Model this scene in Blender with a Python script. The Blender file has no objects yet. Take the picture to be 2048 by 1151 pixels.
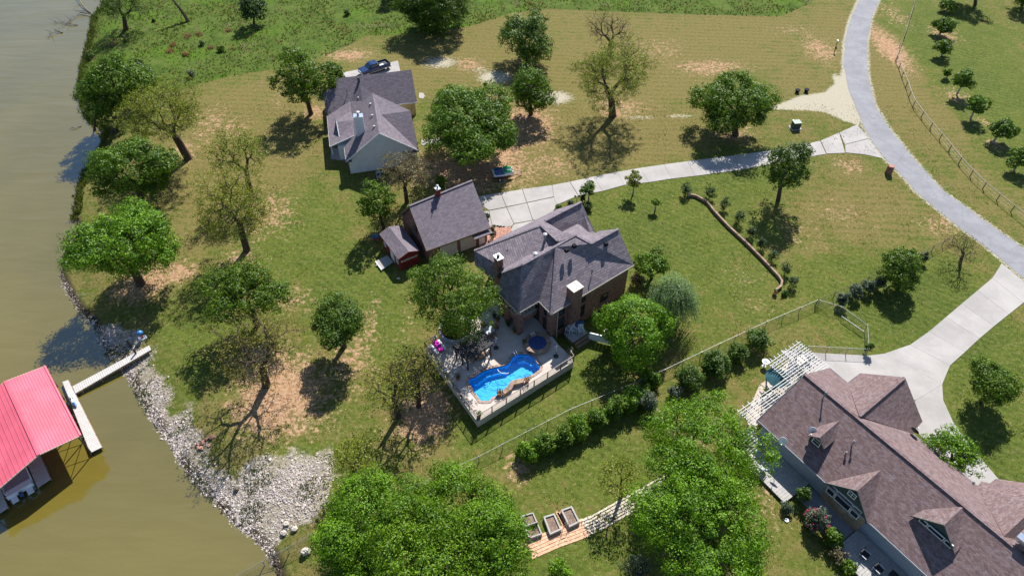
import bpy, bmesh, math, random
import numpy as np
from mathutils import Vector, Matrix
R=math.radians
scn=bpy.context.scene
col=scn.collection
# ---------------------------------------------------------------- camera, sky, sun, exposure
CAM_H=66.; FPX=1365.; PITCH=R(46)
cam=bpy.data.cameras.new('camera'); cam_o=bpy.data.objects.new('camera',cam); col.objects.link(cam_o)
cam.sensor_width=36; cam.lens=36*FPX/2048; cam.clip_end=6000; cam.clip_start=.5
cam_o.location=(0,0,CAM_H); cam_o.rotation_euler=(R(90)-PITCH,0,0); scn.camera=cam_o
SUN_EL=R(44.5); SUN_AZ=R(16.5)
w=bpy.data.worlds.new('World'); scn.world=w; w.use_nodes=True
nt=w.node_tree; sky=nt.nodes.new('ShaderNodeTexSky'); sky.sky_type='NISHITA'; sky.sun_disc=False
sky.sun_elevation=SUN_EL; sky.sun_rotation=SUN_AZ; sky.air_density=1.1; sky.dust_density=.4; sky.ozone_density=4.
nt.links.new(sky.outputs[0],nt.nodes['Background'].inputs[0]); nt.nodes['Background'].inputs[1].default_value=.078
sd=bpy.data.lights.new('sun','SUN'); sd.energy=4.8; sd.angle=R(.53); sd.color=(1,.975,.93)
so=bpy.data.objects.new('sun',sd); col.objects.link(so)
SUNV=Vector((math.sin(SUN_AZ)*math.cos(SUN_EL),math.cos(SUN_AZ)*math.cos(SUN_EL),math.sin(SUN_EL)))
so.rotation_euler=(-SUNV).to_track_quat('-Z','Y').to_euler(); so.location=SUNV*200
vs=scn.view_settings; vs.view_transform='Standard'; vs.look='None'; vs.exposure=0.96; vs.gamma=1; vs.use_curve_mapping=False
scn.render.engine='CYCLES'

# ---------------------------------------------------------------- survey helpers: picture point -> point on level z
cP,sP=math.cos(PITCH),math.sin(PITCH)
WATER=-1.0
def lev(px,py,z=0.):
    u=(px-1024)/FPX; v=(575.5-py)/FPX
    t=(z-CAM_H)/(-sP+v*cP)
    return Vector((u*t,(cP+v*sP)*t,z))
def proj(p):
    f=p[1]*cP-(p[2]-CAM_H)*sP; v=p[1]*sP+(p[2]-CAM_H)*cP
    return 1024+FPX*p[0]/f,575.5-FPX*v/f
def onplane(px,py,a,b,c):
    n=(b-a).cross(c-a); d=lev(px,py,0)-Vector((0,0,CAM_H)); o=Vector((0,0,CAM_H))
    return o+d*((a-o).dot(n)/d.dot(n))
SHORE=[lev(x,y,WATER) for x,y in [(330,-150),(235,-60),(200,13),(182,37),(175,77),(163,123),(155,157),(157,207),(170,240),(205,262),(197,300),(180,320),(160,353),(152,384),(143,441),(157,456),(130,500),(120,551),(133,584),(153,614),(185,650),(213,704),(230,717),(265,768),(293,817),(313,854),(345,888),(360,927),(393,967),(433,1007),(467,1044),(512,1080),(535,1105),(549,1134),(560,1180),(575,1260)]]
SH=np.array([(p.x,p.y) for p in SHORE])
def inpoly(x,y,P):
    c=np.zeros(np.shape(x),bool); n=len(P)
    for i in range(n):
        x0,y0=P[i]; x1,y1=P[(i+1)%n]
        if y0==y1: continue
        c^=((y0>y)!=(y1>y))&(x<(x1-x0)*(y-y0)/(y1-y0)+x0)
    return c
def seg_dist(x,y,P):
    best=np.full(np.shape(x),1e9)
    for a,b in zip(P[:-1],P[1:]):
        dx,dy=b[0]-a[0],b[1]-a[1]; t=np.clip(((x-a[0])*dx+(y-a[1])*dy)/(dx*dx+dy*dy),0,1)
        best=np.minimum(best,(x-a[0]-t*dx)**2+(y-a[1]-t*dy)**2)
    return np.sqrt(best)
LANDP=[(4000,4000),(-100,4000)]+[tuple(p) for p in SH]+[(-20,-4000),(4000,-4000)]
def shore_sd(x,y):
    x=np.asarray(x,float); y=np.asarray(y,float)
    return seg_dist(x,y,[LANDP[1]]+[tuple(p) for p in SH]+[LANDP[-2]])*np.where(inpoly(x,y,LANDP),1,-1)
def sstep(a,b,x):
    t=np.clip((x-a)/(b-a),0,1); return t*t*(3-2*t)
def th(x,y):
    s=shore_sd(x,y); s0=float(sstep(-1.5,7,0.))
    return np.where(s>0,WATER+(sstep(-1.5,7,s)-s0)/(1-s0),WATER+.25*np.clip(s,-8,0))
def at(px,py):
    z=0.
    for i in range(5):
        p=lev(px,py,z); z=float(th(p.x,p.y))
    return Vector((p.x,p.y,z))
def pxm(p):  # picture pixels (2048 wide) per metre at p, and depression of the view
    f=p[1]*cP-(p[2]-CAM_H)*sP
    return FPX/f, math.atan2(CAM_H-p[2],p[1])

# ---------------------------------------------------------------- materials
MATS={}
class NT:
    def __init__(s,name):
        s.m=bpy.data.materials.new(name); s.m.use_nodes=True; s.t=s.m.node_tree; s.n=s.t.nodes
        s.b=s.n['Principled BSDF']; s.out=s.n['Material Output']; MATS[name]=s.m
    def new(s,k,**kw):
        n=s.n.new('ShaderNode'+k)
        for a,b in kw.items(): setattr(n,a,b)
        return n
    def put(s,sock,v):
        if isinstance(v,bpy.types.NodeSocket): s.t.links.new(v,sock)
        elif isinstance(v,tuple) and sock.type=='RGBA': sock.default_value=(*v[:3],1)
        else: sock.default_value=v
    def vec(s,kind='Object'): 
        if kind=='World': return s.new('NewGeometry').outputs['Position']
        return s.new('TexCoord').outputs[kind]
    def map(s,v,scale=(1,1,1),rot=0,loc=(0,0,0)):
        n=s.new('Mapping'); s.put(n.inputs[0],v); n.inputs['Scale'].default_value=scale; n.inputs['Rotation'].default_value=(0,0,rot); n.inputs['Location'].default_value=loc; return n.outputs[0]
    def noise(s,scale,v=None,detail=3.,rough=.55,dist=0.):
        n=s.new('TexNoise'); s.put(n.inputs['Vector'],v if v is not None else s.vec()); n.inputs['Scale'].default_value=scale; n.inputs['Detail'].default_value=detail; n.inputs['Roughness'].default_value=rough; n.inputs['Distortion'].default_value=dist
        return n.outputs['Fac']
    def voro(s,scale,v=None,out='Color',feature='F1'):
        n=s.new('TexVoronoi',feature=feature); s.put(n.inputs['Vector'],v if v is not None else s.vec()); n.inputs['Scale'].default_value=scale; return n.outputs[out]
    def ramp(s,f,a,b,interp='LINEAR'):
        n=s.new('MapRange',interpolation_type='SMOOTHSTEP'); s.put(n.inputs[0],f); n.inputs[1].default_value=a; n.inputs[2].default_value=b; return n.outputs[0]
    def mix(s,a,b,f,mode='MIX'):
        n=s.new('Mix',data_type='RGBA',blend_type=mode); s.put(n.inputs[0],f); s.put(n.inputs[6],a); s.put(n.inputs[7],b); return n.outputs[2]
    def m2(s,op,a,b=0.):
        n=s.new('Math',operation=op); s.put(n.inputs[0],a); s.put(n.inputs[1],b); return n.outputs[0]
    def attr(s,name):
        n=s.new('Attribute',attribute_name=name); sp=s.new('SeparateColor'); s.t.links.new(n.outputs['Color'],sp.inputs[0]); return sp.outputs
    def bump(s,h,strength=.3,dist=.1):
        n=s.new('Bump'); s.put(n.inputs['Height'],h); n.inputs['Strength'].default_value=strength; n.inputs['Distance'].default_value=dist; s.t.links.new(n.outputs[0],s.b.inputs['Normal'])
    def fin(s,colr,rough=.85,spec=.25,metal=0.):
        s.put(s.b.inputs['Base Color'],colr); s.put(s.b.inputs['Roughness'],rough); s.b.inputs['Specular IOR Level'].default_value=spec; s.b.inputs['Metallic'].default_value=metal
        return s.m
def plain(name,c,var=.25,scale=2.5,rough=.8,spec=.25,metal=0.,bump=.15,isl=.0):
    t=NT(name); d=tuple(x*(1-var) for x in c); l=tuple(min(1,x*(1+var)) for x in c)
    cc=t.mix(d,l,t.ramp(t.noise(scale,detail=5.),.3,.7))
    if isl:
        g=t.new('NewGeometry').outputs['Random Per Island']; cc=t.mix(cc,tuple(x*(1-isl) for x in c),g)
    if bump: t.bump(t.noise(scale*8,detail=2.),bump,.03)
    return t.fin(cc,rough,spec,metal)
def leafmat(name,a,b,c,trans=.28):
    t=NT(name); g=t.new('NewGeometry').outputs['Random Per Island']; oi=t.new('ObjectInfo').outputs['Random']
    cc=t.mix(a,b,t.ramp(t.noise(.5,detail=2.),.38,.62)); cc=t.mix(cc,c,t.ramp(g,.70,1.))
    cc=t.mix(cc,tuple(x*.55 for x in a),t.ramp(g,.30,0.))
    cc=t.mix(cc,(.9,.78,.55),t.m2('MULTIPLY',oi,.85),'MULTIPLY')
    t.fin(cc,.55,.3)
    tr=t.new('BsdfTranslucent'); t.put(tr.inputs[0],t.mix(cc,(b[0]*1.6,b[1]*1.5,b[2]*.7),.5)); mx=t.new('MixShader'); mx.inputs[0].default_value=trans
    t.t.links.new(t.b.outputs[0],mx.inputs[1]); t.t.links.new(tr.outputs[0],mx.inputs[2]); t.t.links.new(mx.outputs[0],t.out.inputs[0]); return t.m
leafmat('leaf_dark',(.034,.082,.005),(.075,.15,.009),(.12,.20,.016))
leafmat('leaf_mid',(.048,.115,.004),(.10,.20,.007),(.165,.26,.014))
leafmat('leaf_lime',(.06,.15,.002),(.13,.27,.004),(.20,.34,.010))
leafmat('leaf_yellow',(.12,.17,.010),(.20,.25,.016),(.29,.30,.035))
leafmat('leaf_olive',(.10,.12,.012),(.17,.18,.018),(.25,.24,.03))
leafmat('leaf_grey',(.055,.085,.05),(.095,.13,.08),(.17,.20,.15))
leafmat('leaf_willow',(.10,.17,.05),(.18,.28,.11),(.27,.36,.18),.38)
leafmat('leaf_brown',(.13,.105,.06),(.18,.15,.085),(.16,.18,.04))
leafmat('leaf_juniper',(.018,.05,.012),(.034,.08,.016),(.06,.11,.025))
leafmat('petal_pink',(.5,.03,.16),(.6,.06,.22),(.7,.1,.3),.2)
plain('bark',(.075,.055,.042),.4,3,.95,.1,bump=.5)
plain('bark_pale',(.30,.28,.26),.3,3,.95,.1,bump=.5)
plain('dead_wood',(.20,.17,.15),.35,3,.95,.1)
def groundmat():
    t=NT('ground'); P=t.vec('World')
    A=t.attr('ma'); B=t.attr('mb')
    wild,dirt,gravel=A[0],A[1],A[2]; green,rock,grass2=B[0],B[1],B[2]
    nL=t.noise(.06,P,4.); nM=t.noise(.33,P,6.,.62); nF=t.noise(2.2,P,5.,.68); nX=t.noise(8.,P,4.,.7); nC=t.noise(.9,t.map(P,loc=(3,9,0)),5.,.65,.5)
    nS=t.noise(1.,t.map(P,(.28,2.2,1)),4.,.65); nS2=t.noise(1.,t.map(P,(.35,1.7,1),rot=R(-42)),4.,.65)
    f=t.m2('ADD',t.m2('MULTIPLY',nL,.40),t.m2('ADD',t.m2('MULTIPLY',nM,.70),t.m2('MULTIPLY',nC,.5))); f=t.m2('ADD',t.m2('SUBTRACT',f,.28),t.m2('MULTIPLY',t.m2('SUBTRACT',green,.5),.46))
    lawn=t.mix((.195,.155,.052),(.112,.135,.023),t.ramp(f,.40,.58))
    lawn=t.mix(lawn,(.078,.106,.018),t.ramp(f,.57,.76))
    fine=t.m2('ADD',t.m2('MULTIPLY',nF,.6),t.m2('MULTIPLY',nX,.5))
    st=t.m2('ADD',t.m2('MULTIPLY',nS,.5),t.m2('MULTIPLY',nS2,.5))
    lawn=t.mix(lawn,(.25,.19,.085),t.m2('MULTIPLY',t.ramp(st,.50,.66),.42))
    lawn=t.mix(lawn,(.34,.26,.13),t.m2('MULTIPLY',t.ramp(fine,.57,.70),.75))
    lawn=t.mix(lawn,(.045,.062,.010),t.m2('MULTIPLY',t.ramp(fine,.54,.42),.85))
    wv=t.new('TexWave',wave_type='BANDS',bands_direction='Y'); t.put(wv.inputs[0],t.map(P,rot=R(4))); wv.inputs['Scale'].default_value=.21; wv.inputs['Distortion'].default_value=3.; wv.inputs['Detail'].default_value=4; wv.inputs['Detail Scale'].default_value=.6
    lawn=t.mix(lawn,t.mix(lawn,(.26,.185,.08),.40),t.m2('MULTIPLY',t.ramp(wv.outputs['Fac'],.2,.9),t.ramp(green,.6,.2)))
    w2=t.new('TexWave',wave_type='BANDS',bands_direction='Y'); t.put(w2.inputs[0],t.map(P,rot=R(36))); w2.inputs['Scale'].default_value=.30; w2.inputs['Distortion'].default_value=9.; w2.inputs['Detail'].default_value=4; w2.inputs['Detail Scale'].default_value=.4
    lawn=t.mix(lawn,t.mix(lawn,(.15,.20,.035),.26),t.m2('MULTIPLY',t.ramp(w2.outputs['Fac'],.35,.85),t.ramp(green,.4,.75)))
    wildc=t.mix((.062,.105,.016),(.120,.155,.032),t.ramp(t.m2('ADD',t.m2('MULTIPLY',nM,.7),t.m2('MULTIPLY',nF,.4)),.40,.68))
    wildc=t.mix(wildc,(.15,.12,.075),t.m2('MULTIPLY',t.ramp(t.noise(.16,P,5.,.7),.56,.70),.75))
    wildc=t.mix(wildc,(.09,.17,.012),t.m2('MULTIPLY',t.ramp(t.noise(.11,t.map(P,loc=(7,3,0)),3.),.52,.66),.6))
    c=t.mix(lawn,wildc,t.ramp(t.m2('ADD',wild,t.m2('MULTIPLY',t.m2('SUBTRACT',nF,.5),.25)),.42,.56))
    dm=t.m2('ADD',dirt,t.m2('ADD',t.m2('MULTIPLY',t.m2('SUBTRACT',nC,.5),1.7),t.m2('MULTIPLY',t.m2('SUBTRACT',nF,.5),1.2)))
    dm=t.m2('ADD',dm,t.m2('MULTIPLY',t.m2('SUBTRACT',nX,.5),.5))
    dirtc=t.mix((.40,.20,.12),(.60,.36,.25),t.ramp(nF,.35,.65))
    c=t.mix(c,dirtc,t.m2('MULTIPLY',t.ramp(dm,.30,.78),.9))
    gm=t.m2('ADD',gravel,t.m2('ADD',t.m2('MULTIPLY',t.m2('SUBTRACT',nF,.5),.8),t.m2('MULTIPLY',t.m2('SUBTRACT',nX,.5),.6)))
    gcol=t.mix((.38,.31,.25),(.70,.60,.53),t.ramp(nX,.35,.65))
    c=t.mix(c,gcol,t.m2('MULTIPLY',t.ramp(gm,.42,.66),.9))
    rcol=t.mix((.27,.21,.165),(.45,.375,.31),t.ramp(nF,.35,.65))
    c=t.mix(c,rcol,t.ramp(t.m2('ADD',rock,t.m2('MULTIPLY',t.m2('SUBTRACT',nF,.5),.5)),.40,.60))
    z=t.new('SeparateXYZ'); t.put(z.inputs[0],P)
    c=t.mix(c,(.045,.032,.022),t.ramp(z.outputs[2],-.78,-.95))
    c=t.mix(c,(.70,.74,.66),1.,'MULTIPLY')
    t.bump(t.m2('ADD',t.m2('MULTIPLY',nF,.7),t.m2('MULTIPLY',nX,.5)),.75,.16)
    return t.fin(c,.95,.08)
groundmat()
def watermat():
    t=NT('lake_water'); P=t.vec('World')
    n=t.noise(.03,P,4.); c=t.mix((.112,.090,.014),(.142,.112,.020),t.ramp(n,.35,.65))
    b1=t.noise(.30,t.map(P,(.4,1.5,1),rot=R(14)),2.,.45,.3); b2=t.noise(2.2,t.map(P,(.6,1.3,1),rot=R(10)),2.)
    t.bump(t.m2('ADD',b1,t.m2('MULTIPLY',b2,.10)),.5,.2)
    t.fin(c,.09,.5); t.b.inputs['IOR'].default_value=2.1; t.b.inputs['Specular Tint'].default_value=(.62,.80,1,1); return t.m
watermat()
def shingle(name,a,b,course=.25,wdt=.45,lines=.35,patch=None):
    t=NT(name); uv=t.new('TexCoord').outputs['UV']
    br=t.new('TexBrick'); t.put(br.inputs['Vector'],uv); br.inputs['Scale'].default_value=1.; br.inputs['Brick Width'].default_value=wdt; br.inputs['Row Height'].default_value=course; br.inputs['Mortar Size'].default_value=.022; br.inputs['Mortar Smooth'].default_value=.6; br.offset=.37
    br.inputs['Color1'].default_value=(0,0,0,1); br.inputs['Color2'].default_value=(1,1,1,1); br.inputs['Mortar'].default_value=(.5,.5,.5,1); br.inputs['Bias'].default_value=0
    c=t.mix(a,b,br.outputs['Color'])
    if patch: c=t.mix(c,patch,t.m2('MULTIPLY',t.ramp(t.voro(5.,t.map(uv,(.55,1.2,1)),'Color'),.6,.9),.5))
    n=t.noise(1.2,uv,4.); c=t.mix(c,tuple(x*.72 for x in a),t.m2('MULTIPLY',t.ramp(n,.5,.75),.5))
    c=t.mix(c,tuple(x*.30 for x in a),t.m2('MULTIPLY',br.outputs['Fac'],lines))
    sx=t.new('SeparateXYZ'); t.put(sx.inputs[0],uv); saw=t.m2('FRACT',t.m2('DIVIDE',sx.outputs[1],course))
    t.bump(t.m2('MULTIPLY',saw,-1.),.5,.02); return t.fin(c,.9,.15)
shingle('shingle_mauve',(.145,.120,.138),(.225,.190,.205),.30,.6,.9)
shingle('shingle_slate',(.128,.108,.128),(.185,.155,.172),.26,.5,.5)
shingle('shingle_rust',(.125,.080,.078),(.205,.145,.138),.17,.34,.4,(.23,.195,.215))
def brick(name,a,b,mortar,sc=1.):
    t=NT(name); uv=t.new('TexCoord').outputs['UV']
    br=t.new('TexBrick'); t.put(br.inputs['Vector'],uv); br.inputs['Scale'].default_value=1./sc; br.inputs['Brick Width'].default_value=.30; br.inputs['Row Height'].default_value=.10; br.inputs['Mortar Size'].default_value=.012
    t.put(br.inputs['Color1'],a); t.put(br.inputs['Color2'],b); t.put(br.inputs['Mortar'],mortar)
    n=t.noise(2.2,uv,4.); c=t.mix(br.outputs['Color'],tuple(x*.55 for x in a),t.m2('MULTIPLY',t.ramp(n,.45,.7),.7))
    v=t.voro(2.0,t.map(uv,(1.2,2.6,1)),'Color'); c=t.mix(c,tuple(min(1,x*1.7) for x in b),t.m2('MULTIPLY',t.ramp(v,.6,1.),.4))
    t.bump(br.outputs['Fac'],.4,-.01); return t.fin(c,.9,.15)
brick('brick_red',(.165,.072,.055),(.245,.12,.09),(.25,.19,.165))
brick('stone_tan',(.28,.20,.13),(.40,.30,.20),(.22,.18,.14),2.6)
brick('brick_paver',(.40,.20,.145),(.5,.27,.20),(.3,.2,.16),2.)
def paving(name,c,stain,crack=.5,sc=1.):
    t=NT(name); P=t.vec('World'); n1=t.noise(.22*sc,P,5.,.65); n2=t.noise(1.6*sc,P,5.,.7); n3=t.noise(14.,P,3.,.7)
    cc=t.mix(tuple(x*.86 for x in c),tuple(min(1,x*1.08) for x in c),t.ramp(n1,.33,.67)); cc=t.mix(cc,stain,t.m2('MULTIPLY',t.ramp(n2,.56,.74),.45)); cc=t.mix(cc,tuple(x*.78 for x in c),t.m2('MULTIPLY',t.ramp(n3,.5,.7),.35))
    v=t.voro(.16*sc,t.map(P,(1,1,1)),'Distance','DISTANCE_TO_EDGE'); w=t.m2('ADD',v,t.m2('MULTIPLY',t.m2('SUBTRACT',n2,.5),.08))
    cc=t.mix(cc,tuple(x*.55 for x in c),t.m2('MULTIPLY',t.ramp(t.m2('ABSOLUTE',w),.012,.0),crack)); t.bump(n3,.2,.02); return t.fin(cc,.92,.15)
paving('concrete',(.352,.326,.305),(.29,.26,.235),.12); paving('concrete_b',(.338,.312,.292),(.28,.25,.225),.12)
plain('deck_concrete',(.46,.39,.34),.09,.9,.85,.25)
plain('stucco',(.50,.44,.37),.10,1.5,.9,.2)
plain('coping',(.34,.24,.19),.35,3.5,.85,.2)
plain('flagstone',(.27,.185,.13),.35,1.8,.85,.2)
plain('limestone',(.55,.48,.41),.25,3,.9,.15,isl=.35)
plain('paver_white',(.50,.42,.34),.25,3,.9,.15)
plain('paver_pink',(.58,.34,.22),.2,3,.9,.15)
plain('rock_white',(.53,.455,.41),.28,2.2,.92,.15,isl=.42)
plain('rock_red',(.42,.22,.16),.25,2.2,.92,.15,isl=.3)
plain('rock_wet',(.10,.075,.055),.3,2.2,.5,.4,isl=.4)
plain('siding_white',(.62,.62,.63),.06,1.2,.7,.3)
plain('siding_green',(.06,.085,.075),.1,1.2,.7,.3)
plain('siding_grey',(.27,.30,.35),.06,1.2,.7,.3)
plain('siding_tan',(.42,.31,.15),.08,1.2,.75,.3)
plain('trim_white',(.72,.72,.70),.06,2,.55,.4)
plain('trim_cream',(.40,.34,.265),.06,2,.55,.4)
plain('paint_red',(.20,.022,.02),.15,1.5,.65,.35)
plain('lettering',(.78,.78,.75),.04,2,.6,.3,bump=0)
plain('door_panel',(.50,.45,.38),.07,1.5,.6,.35)
plain('wood_grey',(.40,.375,.35),.2,2.2,.85,.2,isl=.25)
plain('wood_pale',(.52,.49,.46),.15,2.2,.85,.2,isl=.2)
plain('wood_brown',(.24,.17,.11),.25,2.2,.85,.2,isl=.2)
plain('wood_white',(.55,.535,.515),.08,2.2,.6,.3)
plain('wood_black',(.035,.033,.035),.3,3,.6,.35)
plain('soil',(.19,.135,.105),.3,4,.95,.1,bump=.5)
plain('mulch',(.13,.06,.04),.4,4,.95,.1,bump=.5)
plain('metal_dark',(.03,.03,.032),.2,3,.45,.5,.3,bump=0)
plain('metal_black_paint',(.012,.012,.014),.2,3,.85,.15,bump=0)
plain('galvanised',(.27,.275,.28),.15,4,.5,.5,.35,bump=0)
plain('steel_bright',(.75,.76,.78),.08,4,.25,.5,.9,bump=0)
plain('white_plastic',(.74,.75,.76),.05,2,.4,.45,bump=0)
plain('blue_plastic',(.02,.16,.42),.15,2,.4,.45,bump=0)
plain('dark_blue',(.03,.07,.17),.2,2,.5,.4,bump=0)
plain('navy_paint',(.008,.03,.10),.15,1,.22,.6,.2,bump=0)
plain('tan_paint',(.38,.30,.2),.1,1,.35,.5,bump=0)
plain('rubber',(.015,.015,.015),.2,4,.85,.2,bump=0)
plain('seat_black',(.02,.02,.022),.2,4,.6,.3,bump=0)
plain('green_paint',(.035,.45,.16),.1,2,.35,.5,bump=0)
plain('utility_green',(.16,.22,.17),.1,3,.55,.35,bump=0)
plain('utility_dark',(.03,.06,.045),.1,3,.55,.35,bump=0)
plain('terracotta',(.36,.15,.07),.2,4,.8,.25)
plain('cushion_brown',(.25,.15,.10),.2,4,.9,.15)
plain('fabric_pink',(.55,.03,.35),.12,3,.85,.15)
plain('fabric_grey',(.40,.42,.44),.12,3,.85,.15)
plain('roof_red',(.56,.10,.14),.13,.35,.36,.6)
plain('red_cap',(.5,.04,.04),.1,2,.5,.4,bump=0)
plain('bulb',(.85,.72,.5),.02,2,.3,.5,bump=0)
plain('spa_cover',(.025,.05,.16),.15,2.5,.6,.3)
plain('pool_plaster',(.085,.48,.80),.08,2.5,.6,.3)
plain('pool_tile',(.02,.10,.30),.25,5,.4,.4)
paving('asphalt_pale',(.228,.224,.236),(.32,.31,.30),.5,1.6)
def glassm():
    t=NT('window_glass'); t.fin(t.mix((.012,.015,.02),(.03,.038,.048),t.noise(.5)),.08,.7); return t.m
glassm()
def poolwater():
    t=NT('pool_water'); P=t.vec('World')
    tr=t.new('BsdfTransparent'); tr.inputs[0].default_value=(.62,.86,.95,1)
    gl=t.new('BsdfGlossy'); gl.inputs['Roughness'].default_value=.03
    bp=t.new('Bump'); t.put(bp.inputs['Height'],t.noise(1.7,P,3.,.5,.6)); bp.inputs['Strength'].default_value=.35; bp.inputs['Distance'].default_value=.12
    t.t.links.new(bp.outputs[0],gl.inputs['Normal'])
    fr=t.new('Fresnel'); fr.inputs[0].default_value=1.33; t.t.links.new(bp.outputs[0],fr.inputs['Normal'])
    mx=t.new('MixShader'); t.t.links.new(fr.outputs[0],mx.inputs[0]); t.t.links.new(tr.outputs[0],mx.inputs[1]); t.t.links.new(gl.outputs[0],mx.inputs[2]); t.t.links.new(mx.outputs[0],t.out.inputs[0])
poolwater()
def netmat():
    t=NT('wire_mesh'); uv=t.new('TexCoord').outputs['UV']
    sx=t.new('SeparateXYZ'); t.put(sx.inputs[0],t.map(uv,(1,1,1),rot=R(45)))
    a=t.m2('LESS_THAN',t.m2('FRACT',t.m2('MULTIPLY',sx.outputs[0],9.)),.10); b=t.m2('LESS_THAN',t.m2('FRACT',t.m2('MULTIPLY',sx.outputs[1],9.)),.10)
    k=t.m2('MAXIMUM',a,b); t.fin((.33,.34,.35),.5,.4,.4); t.put(t.b.inputs['Alpha'],k)
netmat()

# ---------------------------------------------------------------- mesh helpers
class MB:
    def __init__(s): s.v=[]; s.f=[]
    def add(s,vs,fs):
        n=len(s.v); s.v+=[tuple(p) for p in vs]; s.f+=[tuple(i+n for i in f) for f in fs]; return s
    def hexa(s,b,t): return s.add(list(b)+list(t),[(3,2,1,0),(4,5,6,7),(0,1,5,4),(1,2,6,5),(2,3,7,6),(3,0,4,7)])
    def box(s,c,d,rz=0.,m=None):
        x,y,z=d[0]/2,d[1]/2,d[2]/2; cs,sn=math.cos(rz),math.sin(rz)
        P=[(-x,-y,-z),(x,-y,-z),(x,y,-z),(-x,y,-z),(-x,-y,z),(x,-y,z),(x,y,z),(-x,y,z)]
        q=[(c[0]+a*cs-b*sn,c[1]+a*sn+b*cs,c[2]+e) for a,b,e in P]
        if m: q=[m@Vector(p) for p in q]
        return s.hexa(q[:4],q[4:])
    def bar(s,p,q,w,h,up=(0,0,1)):
        p,q=Vector(p),Vector(q); d=(q-p).normalized(); u=Vector(up)
        a=d.cross(u)
        if a.length<1e-4: a=d.cross(Vector((0,1,0)))
        a.normalize(); b=a.cross(d); a*=w/2; b*=h/2
        return s.hexa([p-a-b,p+a-b,q+a-b,q-a-b],[p-a+b,p+a+b,q+a+b,q-a+b])
    def tube(s,pts,rad,n=6,cap=True):
        pts=[Vector(p) for p in pts]
        if not hasattr(rad,'__len__'): rad=[rad]*len(pts)
        o=len(s.v); fs=[]
        for i,p in enumerate(pts):
            d=(pts[min(i+1,len(pts)-1)]-pts[max(i-1,0)]).normalized()
            a=d.cross(Vector((0,0,1)) if abs(d.z)<.9 else Vector((1,0,0))).normalized(); b=d.cross(a)
            for k in range(n):
                t=2*math.pi*k/n; s.v.append(tuple(p+(a*math.cos(t)+b*math.sin(t))*rad[i]))
        for i in range(len(pts)-1):
            for k in range(n): fs.append((o+i*n+k,o+i*n+(k+1)%n,o+(i+1)*n+(k+1)%n,o+(i+1)*n+k))
        if cap: fs.append(tuple(o+k for k in reversed(range(n)))); fs.append(tuple(o+(len(pts)-1)*n+k for k in range(n)))
        s.f+=fs; return s
    def prism(s,poly,z0,z1):
        n=len(poly); P=[(p[0],p[1]) for p in poly]
        A=sum(P[i][0]*P[(i+1)%n][1]-P[(i+1)%n][0]*P[i][1] for i in range(n))
        if A<0: P=P[::-1]
        return s.add([(*p,z0) for p in P]+[(*p,z1) for p in P],[tuple(reversed(range(n))),tuple(range(n,2*n))]+[(i,(i+1)%n,n+(i+1)%n,n+i) for i in range(n)])
    def lathe(s,c,prof,n=12):
        o=len(s.v)
        for r,z in prof:
            for k in range(n): s.v.append((c[0]+r*math.cos(2*math.pi*k/n),c[1]+r*math.sin(2*math.pi*k/n),c[2]+z))
        for i in range(len(prof)-1):
            for k in range(n): s.f.append((o+i*n+k,o+i*n+(k+1)%n,o+(i+1)*n+(k+1)%n,o+(i+1)*n+k))
        s.f.append(tuple(o+k for k in reversed(range(n)))); s.f.append(tuple(o+(len(prof)-1)*n+k for k in range(n))); return s
    def ball(s,c,r,n=8,m=6):
        rr=r if hasattr(r,'__len__') else (r,r,r)
        o=len(s.v)
        for i in range(m+1):
            a=-math.pi/2+math.pi*i/m
            for k in range(n): s.v.append((c[0]+rr[0]*math.cos(a)*math.cos(2*math.pi*k/n),c[1]+rr[1]*math.cos(a)*math.sin(2*math.pi*k/n),c[2]+rr[2]*math.sin(a)))
        for i in range(m):
            for k in range(n): s.f.append((o+i*n+k,o+i*n+(k+1)%n,o+(i+1)*n+(k+1)%n,o+(i+1)*n+k))
        return s
    def build(s,name,mat,parent=None,origin=None,smooth=False,kind=None,uv=False,bevel=0.):
        if origin is None:
            if parent is not None: origin=parent.matrix_world_loc if hasattr(parent,'matrix_world_loc') else wloc(parent)
            else:
                V=np.array(s.v); lo,hi=V.min(0),V.max(0); origin=Vector(((lo[0]+hi[0])/2,(lo[1]+hi[1])/2,lo[2]))
        me=bpy.data.meshes.new(name); me.from_pydata([(v[0]-origin[0],v[1]-origin[1],v[2]-origin[2]) for v in s.v],[],s.f)
        me.materials.append(MATS[mat])
        if uv: planar_uv(me,origin)
        me.update()
        if smooth: me.shade_smooth()
        o=bpy.data.objects.new(name,me); col.objects.link(o)
        if parent is not None: o.parent=parent
        else: o.location=origin
        if kind: o['kind']=kind
        if bevel:
            b=o.modifiers.new('bevel','BEVEL'); b.width=bevel; b.segments=2; b.limit_method='ANGLE'
        return o
def wloc(o):
    p=Vector(o.location)
    while o.parent: o=o.parent; p=p+Vector(o.location)
    return p
def planar_uv(me,origin):
    uvl=me.uv_layers.new(name='UVMap'); og=Vector(origin)
    for pl in me.polygons:
        n=pl.normal; u=Vector((0,0,1)).cross(n)
        if u.length<1e-3: u=Vector((1,0,0))
        u.normalize(); v=n.cross(u)
        for li in pl.loop_indices:
            p=me.vertices[me.loops[li].vertex_index].co+og
            uvl.data[li].uv=(p.dot(u),p.dot(v))
def tag(o,label=None,cat=None,group=None,kind=None):
    if label: o['label']=label
    if cat: o['category']=cat
    if group: o['group']=group
    if kind: o['kind']=kind
    return o
def thing(name,loc,label,cat,group=None,kind=None):
    o=bpy.data.objects.new(name,None); o.empty_display_size=.3; col.objects.link(o); o.location=loc
    return tag(o,label,cat,group,kind)
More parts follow.
